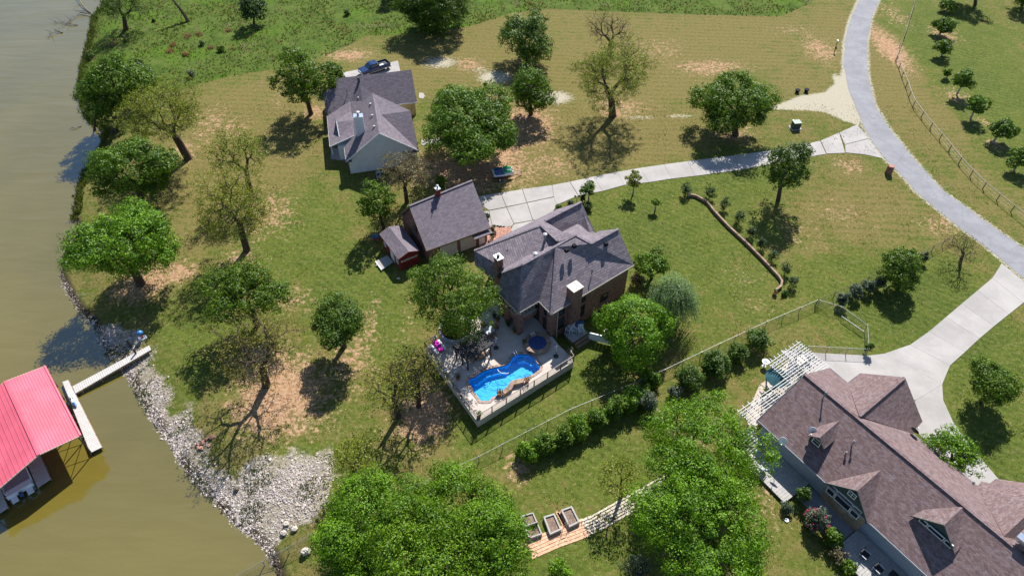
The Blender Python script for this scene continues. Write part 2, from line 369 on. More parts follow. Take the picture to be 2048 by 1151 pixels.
def copy_tree(o,parent=None):
    c=o.copy(); col.objects.link(c); c.parent=parent
    for ch in list(o.children): copy_tree(ch,c)
    return c
# ================================================================ TERRAIN, WATER, ROADS
def W(L): return [(p.x,p.y) for p in (lev(*q) for q in L)]
def ell(X,Y,cx,cy,rx,ry):
    c=lev(cx,cy); e=lev(cx+rx,cy); n=lev(cx,cy-ry); return np.clip(1.25-np.sqrt(((X-c.x)/(e.x-c.x))**2+((Y-c.y)/(n.y-c.y))**2)*.75,0,1)
WILD=W([(100,-400),(100,300),(165,235),(240,215),(385,172),(470,150),(560,137),(650,112),(690,95),(730,72),(800,68),(880,64),(950,50),(1030,25),(1100,18),(1250,25),(1400,30),(1560,33),(1620,8),(1660,-40),(1700,-400)])
GREEN=[(1350,480,150,110),(1240,470,90,60),(600,460,100,90),(400,660,70,110),(470,1130,80,60),(700,560,60,60),(1050,860,140,50),(1300,960,200,110),(1720,620,140,90),(1830,600,140,80),(1960,740,110,160),(1500,180,60,40),(1900,60,110,60),(1980,200,90,120),(1450,350,180,40),(1180,720,60,80),(620,930,80,40),(1100,1120,150,60),(1950,900,70,70),(760,640,60,70)]
DRY=[(1350,110,300,90),(520,250,130,90),(1150,280,160,60),(1720,420,120,60),(450,380,90,70),(900,130,150,40),(1780,150,60,120),(1250,300,120,40)]
DIRT=[(560,790,90,75,.95),(530,720,60,40,.7),(600,830,70,50,.6),(700,720,55,70,.55),(280,575,60,30,.8),(340,545,60,25,.75),(360,310,35,35,.6),(460,260,50,25,.45),(540,430,60,50,.5),(480,520,50,30,.5),(850,830,55,60,.9),(800,860,50,40,.4),(1055,250,55,45,.8),(1010,300,50,45,.7),(940,340,130,40,.85),(630,225,25,20,.6),(690,300,15,30,.2),(1240,215,60,20,.55),(1225,222,25,15,.7),(1640,100,35,30,.6),(1780,95,30,45,.8),(1790,30,25,25,.5),(1890,70,30,18,.6),(1915,195,30,20,.55),(1965,245,25,18,.4),(1990,290,22,18,.5),(1460,268,50,15,.6),(1420,135,80,16,.6),(1590,60,50,14,.35),(1700,330,35,20,.5),(1890,450,60,25,.45),(1690,430,70,30,.35),(1600,470,60,40,.3),(1480,555,60,20,.3),(940,130,30,14,.6),(980,200,30,20,.5),(880,120,40,15,.4),(420,250,40,40,.45),(660,860,40,20,.3),(1235,985,25,12,.4),(1035,935,30,35,.6),(1510,610,40,40,.25),(1540,1000,60,60,.35),(640,990,30,50,.5),(570,600,60,30,.5),(1320,100,60,25,.4),(1100,330,60,30,.45),(700,110,50,12,.7),(560,200,30,20,.3),(560,880,60,30,.3),(810,640,20,60,.3),(740,650,25,60,.45),(1430,870,90,30,.5)]
GRAVEL=[(880,125,50,16,.62),(990,155,45,18,.7),(960,140,30,12,.5),(1110,195,45,16,.72),(1560,213,30,6,.6),(1360,232,50,6,.55),(1280,235,60,8,.5),(1680,165,14,20,.8)]
RL=[(1745,-120),(1730,-50),(1717.7,0),(1699,43),(1689,87),(1687,133),(1695,177),(1717,227),(1736,273),(1769,317),(1796,342),(1834,385),(1919,454),(1966,487),(2003,519),(2048,556),(2120,612)]
RR=[(1800,-120),(1775,-50),(1758,0),(1743,37),(1734,83),(1736,150),(1749,207),(1776,253),(1819,307),(1850,343),(1886,382),(1969,441),(2048,497),(2110,540)]
ROCKP=[W([(120,540),(150,590),(215,640),(262,640),(283,668),(296,700),(335,745),(352,790),(390,830),(420,905),(470,935),(540,900),(600,895),(660,905),(680,950),(668,1000),(640,1030),(590,1060),(555,1072),(545,1110),(535,1160),(400,1160),(100,800),(60,560)])]
def axis(lo,hi,step,ext): 
    a=list(np.arange(lo,hi+1e-6,step)); return np.array([lo-e for e in reversed(ext)]+a+[hi+e for e in ext])
gx=axis(-120,120,.5,[20,60,150,400,1200,2500]); gy=axis(18,162,.5,[20,60,150,400,1200,2500])
X,Y=np.meshgrid(gx,gy); nx,ny=len(gx),len(gy)
SD=shore_sd(X,Y); s0=float(sstep(-1.5,7,0.))
rng0=np.random.default_rng(5)
def smooth_noise(X,Y,sc,seed):
    r=np.random.default_rng(seed); o=np.zeros(X.shape)
    for k in range(6):
        a=r.uniform(0,6.28); f=sc*r.uniform(.6,1.7); o+=np.sin((X*math.cos(a)+Y*math.sin(a))*f+r.uniform(0,6.28))
    return o/6
Z=np.where(SD>0,WATER+(sstep(-1.5,7,SD)-s0)/(1-s0),WATER+.25*np.clip(SD,-8,0))
wm=inpoly(X,Y,WILD).astype(float)
wd=seg_dist(X,Y,WILD[2:]); wm=np.clip(.5+np.where(wm>0,1,-1)*wd/1.6,0,1)
Z=Z+wm*np.where(SD>2,1,0)*(.10+.10*smooth_noise(X,Y,.9,3)+.06*smooth_noise(X,Y,2.3,4))
gr=np.full(X.shape,.45); di=np.zeros(X.shape); gv=np.zeros(X.shape); rk=np.zeros(X.shape)
for e in GREEN: gr=gr+.30*ell(X,Y,*e)
for e in DRY: gr=gr-.30*ell(X,Y,*e)
for *e,s in DIRT: di=np.maximum(di,s*ell(X,Y,*e))
for *e,s in GRAVEL: gv=np.maximum(gv,s*ell(X,Y,*e))
GP=W([(1545,216),(1600,193),(1650,186),(1680,160),(1688,130),(1697,170),(1722,240),(1716,249),(1690,241),(1650,223),(1610,219),(1560,218)])
gv=np.maximum(gv,np.clip(.62+np.where(inpoly(X,Y,GP),1,-1)*seg_dist(X,Y,GP+GP[:1])/2.2,0,1))
for P,kk in ((W(RL),.62),(W(RR),.58)): gv=np.maximum(gv,kk*np.clip(1.25-seg_dist(X,Y,P)/1.1,0,1))
for P in ROCKP:
    q=inpoly(X,Y,P); rk=np.maximum(rk,np.clip(.5+np.where(q,1,-1)*seg_dist(X,Y,P+P[:1])/5.+.35*smooth_noise(X,Y,1.1,61)+.2*smooth_noise(X,Y,2.6,62),0,1)*.8)
rk=np.maximum(rk,np.clip(1-SD/1.0,0,1)*.75)
me=bpy.data.meshes.new('ground'); nv=nx*ny
me.vertices.add(nv); me.vertices.foreach_set('co',np.stack([X,Y,Z],-1).ravel())
I=np.arange(nv).reshape(ny,nx); Q=np.stack([I[:-1,:-1],I[:-1,1:],I[1:,1:],I[1:,:-1]],-1).reshape(-1,4)
me.loops.add(Q.size); me.loops.foreach_set('vertex_index',Q.ravel()); me.polygons.add(len(Q)); me.polygons.foreach_set('loop_start',np.arange(0,Q.size,4)); me.polygons.foreach_set('loop_total',np.full(len(Q),4))
for nm,ch in (('ma',(wm,di,gv)),('mb',(np.clip(gr,0,1),rk,rk*0))):
    at_=me.color_attributes.new(nm,'FLOAT_COLOR','POINT'); at_.data.foreach_set('color',np.stack([*[c.ravel() for c in ch],np.ones(nv)],-1).ravel())
me.materials.append(MATS['ground']); me.update(); me.validate(); me.shade_smooth()
g=bpy.data.objects.new('ground',me); col.objects.link(g); g['kind']='structure'
m=MB(); wp=[(-2500,2600),(-105,2600)]+[(p.x+2.2,p.y) for p in SHORE]+[(-18,-2500),(-2500,-2500)]
n=len(wp); m.add([(x,y,WATER) for x,y in wp],[tuple(range(n))[::-1]])
lk=m.build('lake_water','lake_water',origin=(0,0,0)); lk['kind']='structure'
if lk.data.polygons[0].normal.z<0: lk.data.flip_normals()
# ---- road
RL=[(1745,-120),(1730,-50),(1717.7,0),(1699,43),(1689,87),(1687,133),(1695,177),(1717,227),(1736,273),(1769,317),(1796,342),(1834,385),(1919,454),(1966,487),(2003,519),(2048,556),(2120,612)]
RR=[(1800,-120),(1775,-50),(1758,0),(1743,37),(1734,83),(1736,150),(1749,207),(1776,253),(1819,307),(1850,343),(1886,382),(1969,441),(2048,497),(2110,540)]
def resample(P,n):
    P=[Vector((p[0],p[1])) for p in P]; L=[0]
    for a,b in zip(P,P[1:]): L.append(L[-1]+(b-a).length)
    out=[]
    for k in range(n):
        t=L[-1]*k/(n-1); i=0
        while i<len(P)-2 and L[i+1]<t: i+=1
        f=(t-L[i])/(L[i+1]-L[i]); out.append(P[i].lerp(P[i+1],f))
    return out
a=resample(W(RL),60); b=resample(W(RR),60); rr=random.Random(2)
m=MB(); vs_=[];fs_=[]
for p,q in zip(a,b):
    d=(q-p).normalized(); p=p+d*rr.uniform(-.18,.18); q=q+d*rr.uniform(-.18,.18)
    for k in range(5):
        c=p.lerp(q,k/4); vs_.append((c.x,c.y,.02+.035*(1-abs(k-2)/2)))
for i in range(59):
    for k in range(4): fs_.append((i*5+k,(i+1)*5+k,(i+1)*5+k+1,i*5+k+1)[::-1])
m.add(vs_,fs_); rd=m.build('road','asphalt_pale',origin=(0,0,0),smooth=True); rd['kind']='structure'
if rd.data.polygons[0].normal.z<0: rd.data.flip_normals()
# ---- driveways: slabs with open joints
def slabs(root,Lp,Rp,n,mats=('concrete','concrete_b'),z=.06,gap=.03,seed=0,split=False):
    r=random.Random(seed); a=resample(Lp,n+1); b=resample(Rp,n+1)
    for i in range(n):
        qa,qb,qc,qd=a[i],b[i],b[i+1],a[i+1]
        u=((qd-qa).normalized())*gap/2; u2=((qc-qb).normalized())*gap/2
        parts=[(qa+u,qb+u2,qc-u2,qd-u)]
        if split:
            ma,mb=qa.lerp(qb,.5),qd.lerp(qc,.5); e=(qb-qa).normalized()*gap/2
            parts=[(qa+u,ma+u-e,mb-u-e,qd-u),(ma+u+e,qb+u2,qc-u2,mb-u+e)]
        for p in parts: MB().prism(p,-.04,z+r.uniform(-.003,.003)).build('slab',mats[r.random()<.4],root)
def polyslab(root,P,z=.06,mat='concrete'): return MB().prism(P,-.04,z).build('slab',mat,root)
dw=thing('driveway',lev(1300,350),None,None,kind='structure')
N_=W([(1140,364),(1194,352),(1238,343.6),(1282,336),(1330,329),(1390,321),(1470,311),(1545,301),(1590,294),(1640,282)])
S_=W([(1157,391),(1207,382),(1246,370.5),(1296,365),(1340,358),(1400,351),(1480,340),(1560,325),(1605,316),(1652,308)])
slabs(dw,N_,S_,11,seed=1)
polyslab(dw,W([(1641.5,281.5),(1678,266),(1690,306),(1653.5,307.6)]),.061); polyslab(dw,W([(1679,265.5),(1714,249.5),(1737,277),(1689.5,289)]),.059); polyslab(dw,W([(1690,290),(1737.5,278),(1765,317),(1728,309),(1691,305.5)]),.06,'concrete_b')
for k,P in enumerate([[(1104.5,370.5),(1139,364),(1156,391.5),(1113,410),(1108,394)],[(1045,378.5),(1104,370.8),(1107.5,393.5),(1054,405)],[(1002,386),(1044,378.8),(1053,405.5),(1013,413.5)],[(946,400),(962,392),(1001,386),(1012,414),(978,420.5)],[(1054.6,406.3),(1108,394.8),(1113,411.5),(1095,440),(1066,440)],[(1013.6,415),(1053.6,406.5),(1065,440.5),(1028,447)],[(978.5,422),(1012.6,415.4),(1027,447.5),(1024,452),(1000,456),(985,452)],[(950,425),(977.5,422),(984,452),(975,452)],[(1029,448.5),(1066,441.5),(1094,441.5),(1070,470),(1030,468),(1022,460),(1025,453)]]): polyslab(dw,W(P),.06+.001*(k%3),('concrete','concrete_b')[k%2])
pv=thing('paved_court',lev(1005,465),None,None,kind='structure')
cpt=lev(990,478)
rp=random.Random(8); bm_=bpy.data.meshes.new('paver'); 
PCP=W([(980,452),(998,451),(1012,454),(1026,458),(1034,466),(1010,495),(960,505),(955,480)])
m=MB().prism(PCP,-.03,.02).build('mortar_bed','brick_paver',pv,uv=True)
for i in range(-9,10):
    for j in range(-9,10):
        p=cpt+Vector((math.cos(.65),math.sin(.65),0))*(i*.62+(j%2)*.31)+Vector((-math.sin(.65),math.cos(.65),0))*j*.34
        if inpoly(np.array(p.x),np.array(p.y),PCP): MB().box((p.x,p.y,.035),(.58,.30,.05),.65).build('paver','brick_paver',pv,uv=True)
nd=thing('neighbour_driveway',lev(1880,690),None,None,kind='structure')
slabs(nd,W([(2003,527),(1999,544),(1919,611),(1853,667),(1813,694),(1769,707)]),W([(2075,585),(2048,604),(1969,667),(1926,707),(1896,734),(1884,768)]),7,seed=3,gap=.03)
polyslab(nd,W([(1769.2,707.1),(1736,711),(1636,706),(1560,700),(1600,740),(1700,800),(1831.5,800),(1884.4,768.2)]),.062)
polyslab(nd,W([(1883.9,768.8),(1886,800),(1906,844),(1939,890),(1860,890),(1800,830),(1831.8,800.2)]),.058,'concrete_b')
polyslab(nd,W([(1939.5,891),(1996,957),(2010,985),(1960,990),(1861,891)]),.06)
# pad by the far house
fp=thing('parking_pad',lev(740,150),None,None,kind='structure')
polyslab(fp,W([(680,147),(742,134.5),(752,172),(690,176)])); polyslab(fp,W([(742.7,134.3),(796,122),(806,168),(753,172)]),.062,'concrete_b')
wk=thing('walkway',lev(850,290),None,None,kind='structure')
for P in ([(843,281),(858,279),(860,288),(843,291)],[(858.7,279),(878,276),(880,284),(860.7,287.6)],[(838,186),(846,186),(850,192),(846,198),(838,196)]): polyslab(wk,W(P),.05)
# ---- stepping path: rows of flat stones
pth=thing('garden_path',lev(1180,1050),None,None,kind='structure')
C0=resample(W([(1060,1098),(1110,1076),(1150,1062),(1190,1046),(1240,1018),(1290,990),(1330,968),(1400,930)]),66); rr=random.Random(4)
for i in range(65):
    d=(C0[i+1]-C0[i]).normalized(); nrm=Vector((-d.y,d.x)); pink=proj((C0[i].x,C0[i].y,0))[0]<1166
    for k in range(6):
        c=C0[i]+nrm*(k-2.5)*(.33 if pink else .31)+d*(rr.uniform(-.04,.04)+(k%2)*.17)
        L,Wd=(.40,.28) if pink else (rr.uniform(.26,.38),rr.uniform(.16,.26))
        if not pink and rr.random()<.07: continue
        MB().box((c.x,c.y,.02+rr.uniform(-.01,.012)),(L,Wd,.07),math.atan2(d.y,d.x)+rr.uniform(-.08,.08)*(1 if pink else 2)).build('paver','paver_pink' if pink else 'paver_white',pth)
# ---- shore stones
def stones(n,fpt,sz,seed,zoff=0.):
    r=np.random.default_rng(seed); base=np.array([(1,0,0),(-1,0,0),(0,1,0),(0,-1,0),(0,0,1),(0,0,-1)],float)
    fc=[(0,2,4),(2,1,4),(1,3,4),(3,0,4),(2,0,5),(1,2,5),(3,1,5),(0,3,5)]
    V=[];F=[]
    pts=fpt(r,n); z=th(pts[:,0],pts[:,1])
    for i,(x,y) in enumerate(pts):
        s=sz*r.lognormal(0,.38); a=r.uniform(0,6.28); c,sn=math.cos(a),math.sin(a)
        k=base*(np.array([1,.75,.55])*s/2)*r.uniform(.75,1.25,(6,3))+r.uniform(-.14,.14,(6,3))*s
        k=np.stack([k[:,0]*c-k[:,1]*sn+x,k[:,0]*sn+k[:,1]*c+y,k[:,2]+z[i]+s*.1+zoff],-1); b=len(V); V+=[tuple(q) for q in k]; F+=[tuple(b+j for j in f) for f in fc]
    m=MB(); m.v=V; m.f=F; return m
RP=np.array(ROCKP[0])
def rockpts(r,n):
    out=np.zeros((0,2))
    while len(out)<n:
        p=np.stack([r.uniform(RP[:,0].min(),RP[:,0].max(),4000),r.uniform(RP[:,1].min(),RP[:,1].max(),4000)],-1)
        s=shore_sd(p[:,0],p[:,1]); ed=seg_dist(p[:,0],p[:,1],ROCKP[0]+ROCKP[0][:1])
        k=inpoly(p[:,0],p[:,1],ROCKP[0])&(s>-.4)&(s<14)&(r.random(4000)<np.clip(ed/3.2+.55*smooth_noise(p[:,0],p[:,1],1.1,61),.02,1))&(smooth_noise(p[:,0],p[:,1],.9,9)+r.normal(0,.25,4000)>-.42)
        out=np.concatenate([out,p[k]])
    return out[:n]
o=stones(12500,rockpts,.16,1).build('shore_stones','rock_white',origin=(0,0,0)); tag(o,'bed of small pale broken stones covering the lake bank','stones',kind='stuff')
def edgepts(r,n):
    S=resample([tuple(p) for p in SH[13:-1]],600); S=np.array([(p.x,p.y) for p in S]); k=r.integers(0,600,n)
    return S[k]+np.stack([r.normal(.25,.3,n),r.normal(0,.15,n)],-1)
o=stones(1500,edgepts,.22,2,-.02).build('waterline_stones','rock_wet',origin=(0,0,0)); tag(o,'dark wet pebbles along the waterline','stones',kind='stuff')
rr=random.Random(3)
for i,(x,y,s) in enumerate([(395,890,.9),(405,884,.8),(385,893,.7),(412,878,.7),(400,897,.6),(419,890,.55),(376,897,.6),(424,872,.5)]):
    p=at(x,y); q=stones(1,lambda r,n:np.array([(p.x,p.y)]),s,20+i).build('red_slab','rock_red'); tag(q,'flat red sandstone slab lying among the pale shore stones','stone','red slabs on the lake bank')
def boulder(p,s,seed,label,mat='rock_white',sq=.7):
    m=MB().ball(p+Vector((0,0,s*.3)),(s/2,s*.42,s*sq/2),10,7); r=random.Random(seed)
    m.v=[(a+r.uniform(-.07,.07)*s,b+r.uniform(-.07,.07)*s,c+r.uniform(-.05,.05)*s) for a,b,c in m.v]
    return tag(m.build('boulder',mat),label,'rock')
boulder(at(613,1104),1.0,1,'big tan boulder beside the wire fence at the lake edge','limestone')
for i,(x,y,l) in enumerate([(590,1058,'large pale flat rock at the lower end of the stone bank'),(568,1066,'broken white rock at the foot of the stone bank'),(573,1048,'pale slab rock resting on the stone bank')]): boulder(at(x,y),.65,i+3,l,'limestone',.4)
boulder(at(473,980),.6,9,'dark hollowed rock in the shade on the stone bank','rock_wet')
# ================================================================ BUILDINGS
def V3(t): return t if isinstance(t,Vector) else lev(*t)
def roof(parent,faces,mat,name='roof',thick=.16):
    m=MB()
    for f in faces:
        P=[V3(p) for p in f]; n=Vector((0,0,0))
        for i in range(1,len(P)-1): n+=(P[i]-P[0]).cross(P[i+1]-P[0])
        if n.z<0: P=P[::-1]
        k=len(m.v); m.v+=[tuple(p) for p in P]; m.f.append(tuple(range(k,k+len(P))))
    o=m.build(name,mat,parent,uv=True); s=o.modifiers.new('thick','SOLIDIFY'); s.thickness=thick; s.offset=-1; return o
def inset(P,d):
    P=[Vector((p[0],p[1])) for p in P]; n=len(P)
    A=sum(P[i].x*P[(i+1)%n].y-P[(i+1)%n].x*P[i].y for i in range(n)); s=1 if A>0 else -1
    out=[]
    for i in range(n):
        a,b,c=P[i-1],P[i],P[(i+1)%n]; u=(b-a).normalized(); v=(c-b).normalized()
        nu=Vector((-u.y,u.x))*s; nv=Vector((-v.y,v.x))*s; k=1+nu.dot(nv)
        out.append(b+(nu+nv)*(d/max(k,.35)))
    return out
def walls(parent,P,z0,z1,mat,name='wall'): return MB().prism(P,z0,z1).build(name,mat,parent,uv=True)
def sheet(parent,P,th_,mat,name,push=0.):
    """polygon of 3D points given a thickness along its normal (away from the viewer side)"""
    P=[Vector(p) for p in P]; n=Vector((0,0,0))
    for i in range(1,len(P)-1): n+=(P[i]-P[0]).cross(P[i+1]-P[0])
    n.normalize()
    if n.dot(Vector((0,0,CAM_H))-P[0])<0: P=P[::-1]; n=-n
    k=len(P); m=MB(); m.add([p+n*push for p in P]+[p+n*(push-th_) for p in P],[tuple(range(k)),tuple(range(2*k-1,k-1,-1))]+[(i,i+k,(i+1)%k+k,(i+1)%k) for i in range(k)])
    return m.build(name,mat,parent,uv=True)
def window(parent,c,along,w,h,out,frame='trim_white',mull=1,bars=0,depth=.10,up=Vector((0,0,1))):
    """frame with glass, centred at c on a wall; along = unit vector along the wall, out = unit vector outwards"""
    m=MB(); t=.07; c=Vector(c)+out*.02
    def b(u0,u1,v0,v1,d0,d1,mm):
        q=[]
        for d in (d0,d1):
            for (u,v) in ((u0,v0),(u1,v0),(u1,v1),(u0,v1)): q.append(c+along*u+up*v+out*d)
        mm.hexa(q[:4],q[4:])
    b(-w/2,w/2,h/2-t,h/2,0,depth,m); b(-w/2,w/2,-h/2,-h/2+t,0,depth,m); b(-w/2,-w/2+t,-h/2+t,h/2-t,0,depth,m); b(w/2-t,w/2,-h/2+t,h/2-t,0,depth,m)
    for k in range(1,mull): x=-w/2+w*k/mull; b(x-.03,x+.03,-h/2+t,h/2-t,.005,depth-.02,m)
    for k in range(1,bars+1): y=-h/2+h*k/(bars+1); b(-w/2+t,w/2-t,y-.02,y+.02,.005,depth-.03,m)
    f=m.build('window',frame,parent); g=MB(); b(-w/2+t,w/2-t,-h/2+t,h/2-t,.01,.035,g); g.build('pane','window_glass',f,origin=wloc(f)); return f
def ventbox(parent,p,s=.35,h=.35,mat='metal_black_paint',name='roof_vent'): return MB().box(p+Vector((0,0,h/2-.05)),(s,s,h+.1),.65).build(name,mat,parent)
def pipe(parent,p,r=.09,h=.6,mat='galvanised',cap=True,name='vent_pipe'):
    m=MB().tube([p-Vector((0,0,.15)),p+Vector((0,0,h))],r,8)
    if cap: m.lathe(p+Vector((0,0,h)),[(r*1.1,-.02),(r*1.9,.0),(r*1.7,.08),(.02,.16)],10)
    return m.build(name,mat,parent)
ANG=R(37.7); UA=Vector((math.cos(ANG),math.sin(ANG),0)); UB=Vector((-math.sin(ANG),math.cos(ANG),0))
DZ=1.2
# ---------------------------------------------------------------- brick house
ze=5.6
E1,E2,E3,E4,E5=[lev(x,y,ze) for x,y in ((993.5,581.5),(1036.6,625.9),(1077.4,602.2),(1103,628.3),(1267.9,530))]
H1,H2,V3_=lev(1113,494,9.8),lev(1045,529,9.7),lev(1087.7,508.5,9.8)
Pk,Q_,T_=lev(1151,470,9.9),lev(1116,482.4,9.9),lev(1081.8,451,9.9)
R1=lev(1003.8,545,7.9); RB,AP=lev(1182.4,487,9.2),lev(1236.6,457.4,9.2)
VL,VM=lev(1008.7,536,7.1),lev(1046,514.5,8.2)
L3=lev(948.3,501,5.6); F0,F1=lev(1089.6,441.7,8.9),lev(1162.6,403.8,8.9)
za=7.2; qa,qb,qc,qd=lev(1124,463,za),lev(1155.3,447.4,za),lev(1182.9,470.9,6.5),lev(1198,461.5,6.4)
F2=lev(1191,465,6.3); NE=lev(1159,404.5,6.6); NM,NL,NK=lev(1112,418.8,5.7),lev(1046,452,5.6),lev(1030.7,459,5.4)
bh=thing('brick_house',(E4+E5)/2*Vector((1,1,0)) if False else Vector((7,63,0)),'large two storey brick house with mauve shingle roof beside the pool','house')
roof(bh,[[E1,E2,H2,R1],[E2,E3,V3_,H2],[E3,E4,H1,V3_],[E4,E5,AP,RB,H1],[RB,Pk,H1],[R1,H2,V3_,H1,Pk,VM,VL],[T_,Q_,Pk,VM],[T_,VM,VL,L3],[T_,Q_,qa,F0],[Q_,Pk,qb,qa],[Pk,RB,qc,qb],[RB,AP,qd,qc],[F0,F1,F2,qc,qb,qa],[F0,F1,NE,NM],[T_,F0,NM,NL],[T_,NL,NK,L3],[L3,VL,lev(985,560,4.6),lev(950,530,4.6)]],'shingle_mauve')
# ridge and hip caps
m=MB()
for a,b in ((R1,H2),(H2,Pk),(RB,AP),(Pk,RB),(T_,Q_),(Q_,Pk),(T_,L3),(F0,F1),(E2,H2),(E4,H1)): m.bar(a+Vector((0,0,.03)),b+Vector((0,0,.03)),.32,.09)
m.build('ridge_cap','shingle_mauve',bh,uv=True)
BC=E3+UB*3.4
fpm=[E4,E5,E5+UB*7.2,Vector((9.2,73,0)),Vector((-3.6,66.5,0)),Vector((-1.6,60.4,0)),BC,E3]
walls(bh,inset(fpm,.42),0,ze-.05,'brick_red')
sheet(bh,[E5-UA*.42+UB*.4,AP-UA*.42-Vector((0,0,.15)),E5-UA*.42+UB*6.9],.2,'brick_red','gable')
m=MB()
for a,b in ((E1,E2),(E2,E3),(E3,E4),(E4,E5)): m.bar(a-Vector((0,0,.1)),b-Vector((0,0,.1)),.05,.22)
m.build('fascia','trim_cream',bh)
# veranda: piers, beams, upper floor
def pier(p,w=.75,z1=ze-.2): MB().box((p.x,p.y,(DZ+z1)/2),(w,w,z1-DZ),ANG).build('pier','brick_red',bh,uv=True)
pe2=E2+UB*.55+UA*.55; pe1=E1-UB*.3+UA*.55; pe12=pe1.lerp(pe2,.40); pe3=E3+UA*.35+UB*.5; pe4=E4+UA*.6+UB*.55
for p in (pe2,pe12): pier(p)
pier(pe4,.85); pier(pe1,.6)
zf=3.35
def beam(a,b,z0,z1,w=.4,mat='brick_red',name='beam'): 
    return MB().bar(Vector((a.x,a.y,(z0+z1)/2)),Vector((b.x,b.y,(z0+z1)/2)),w,z1-z0).build(name,mat,bh,uv=True)
for a,b in ((pe1,pe12),(pe12,pe2),(pe2,pe3)):
    d=(b-a).normalized()*.38; beam(a+d,b-d,zf-.3,zf+.55); beam(a+d,b-d,zf+.55,zf+.63,.5,'limestone','sill')
MB().prism([pe1+UA*.3,pe2+UA*.1+UB*.3,pe3+UB*.3,BC+UA*.3+UB*.2],zf-.15,zf).build('veranda_floor','deck_concrete',bh)
for z in (2.4,4.5):   # recess openings behind the veranda
    for k,t in enumerate((.25,.7)):
        c=E3.lerp(BC,t)+UA*.43; window(bh,(c.x,c.y,z),UB,1.1,1.7 if z<3 else 1.4,-UA,'wood_black',1,1)
    c=BC.lerp(Vector((-1.6,60.4,0)),.45)-UB*0+Vector((.15,.45,0)); 
for z,h in ((4.55,1.5),(2.25,1.9)):
    c=E3.lerp(E4,.5); window(bh,Vector((c.x,c.y,z))+UA*.42,UB,1.15,h,-UA,'wood_black',1,1)
    for t,wd in ((1.95,1.05),(5.35,1.1)):
        c=E4+UA*t; window(bh,Vector((c.x,c.y,z))+UB*.42,UA,wd,h,-UB,'wood_black',1,1)
c=E4+UA*9.3; window(bh,Vector((c.x,c.y,2.2))+UB*.42,UA,1.2,1.2,-UB,'wood_black',1,1)
cq=lambda a,b:Vector((E4.x,E4.y,0))+UA*a+UB*b
cf=[cq(3.0,-.4),cq(4.45,-.4),cq(4.45,.85),cq(3.0,.85)]
ch=MB().prism(cf,0,7.7).build('chimney','brick_red',bh,uv=True); MB().prism(inset(cf,-.08),7.7,7.85).build('chimney_cap','trim_cream',ch,origin=wloc(ch))
c2=[lev(x,y,8.3) for x,y in ((986,510.5),(997.7,504.6),(1008,515),(995.3,520.5))]
ch=MB().prism(inset(c2,.08),5.0,8.15).build('chimney','brick_red',bh,uv=True); MB().prism(c2,8.15,8.28).build('chimney_cap','steel_bright',ch,origin=wloc(ch)); cc=sum(c2,Vector())/4; MB().tube([cc,cc+Vector((0,0,.35))],.2,8).build('flue','metal_dark',ch,origin=wloc(ch))
SP=(E4,E5,AP); WP=(T_,Q_,L3)
for x,y in ((1132.8,502),(1148.5,493),(1212,489)): ventbox(bh,onplane(x,y,*SP),.42,.34)
pipe(bh,onplane(1183.6,547,*SP),.06,.5,'metal_dark'); pipe(bh,onplane(1089.4,480,*WP),.16,.95); pipe(bh,onplane(1070,511,H2,Pk,VM),.17,.35); pipe(bh,onplane(1015,505,*WP),.05,.4,'metal_dark')
for a in ((1120,488),(1009.5,469.5)): pass
# gutter downpipe and string of lights
MB().tube([pe4+UA*.5-UB*.5-Vector((0,0,.3)),Vector((pe4.x,pe4.y,.1))+UA*.5-UB*.5],.06,6).build('downpipe','trim_cream',bh)
sl=thing('string_lights',E2-Vector((0,0,.3)),'string of small round bulbs hung along the veranda eaves','lights')
wm_=MB(); 
for a,b in ((E1,E2),(E2,E3),(E3,E4)):
    n=max(3,int((b-a).length/.45))
    wm_.tube([a-Vector((0,0,.24)),b-Vector((0,0,.24))],.012,4)
    for k in range(n): p=a.lerp(b,(k+.5)/n)-Vector((0,0,.27)); MB().ball(p+(-UB if a is not E1 else -UA)*.05,.055,6,4).build('bulb','bulb',sl)
wm_.build('wire','metal_dark',sl)
# ---------------------------------------------------------------- garage
gz,gr_=2.8,6.0
g1,g2=lev(818.5,412,gr_),lev(944.4,361,gr_); s1,s2=lev(853,501.5,gz),lev(981,455,gz)
n1=lev(797.5,431,gz); n2=g2+(n1-g1)
ga=thing('garage',Vector((-9,74,0)),'brick garage with steep slate shingle roof and beige doors','garage')
roof(ga,[[g1,g2,s2,s1],[g1,g2,n2,n1]],'shingle_slate')
m=MB().bar(g1+Vector((0,0,.03)),g2+Vector((0,0,.03)),.3,.09).build('ridge_cap','shingle_slate',ga,uv=True)
ug=(s2-s1).normalized(); ub=Vector((-ug.y,ug.x,0))
gf=inset([s1,s2,n2,n1],.4); walls(ga,gf,0,gz-.05,'brick_red')
for a,b,c in ((s1,g1,n1),(s2,g2,n2)):
    sg=1 if a is s1 else -1
    sheet(ga,[a+ug*.42*sg+(n1-s1).normalized()*.35-Vector((0,0,.05)),b+ug*.42*sg-Vector((0,0,.2)),c+ug*.42*sg-(n1-s1).normalized()*.3-Vector((0,0,.05))],.2,'brick_red','gable')
m=MB()
for a,b in ((s1,s2),(g1,s1),(g1,n1)): m.bar(a-Vector((0,0,.1)),b-Vector((0,0,.1)),.05,.2)
m.build('fascia','wood_brown',ga)
gw=gf[0] if (Vector((gf[0].x,gf[0].y,0))-s1).length<2 else gf[1]
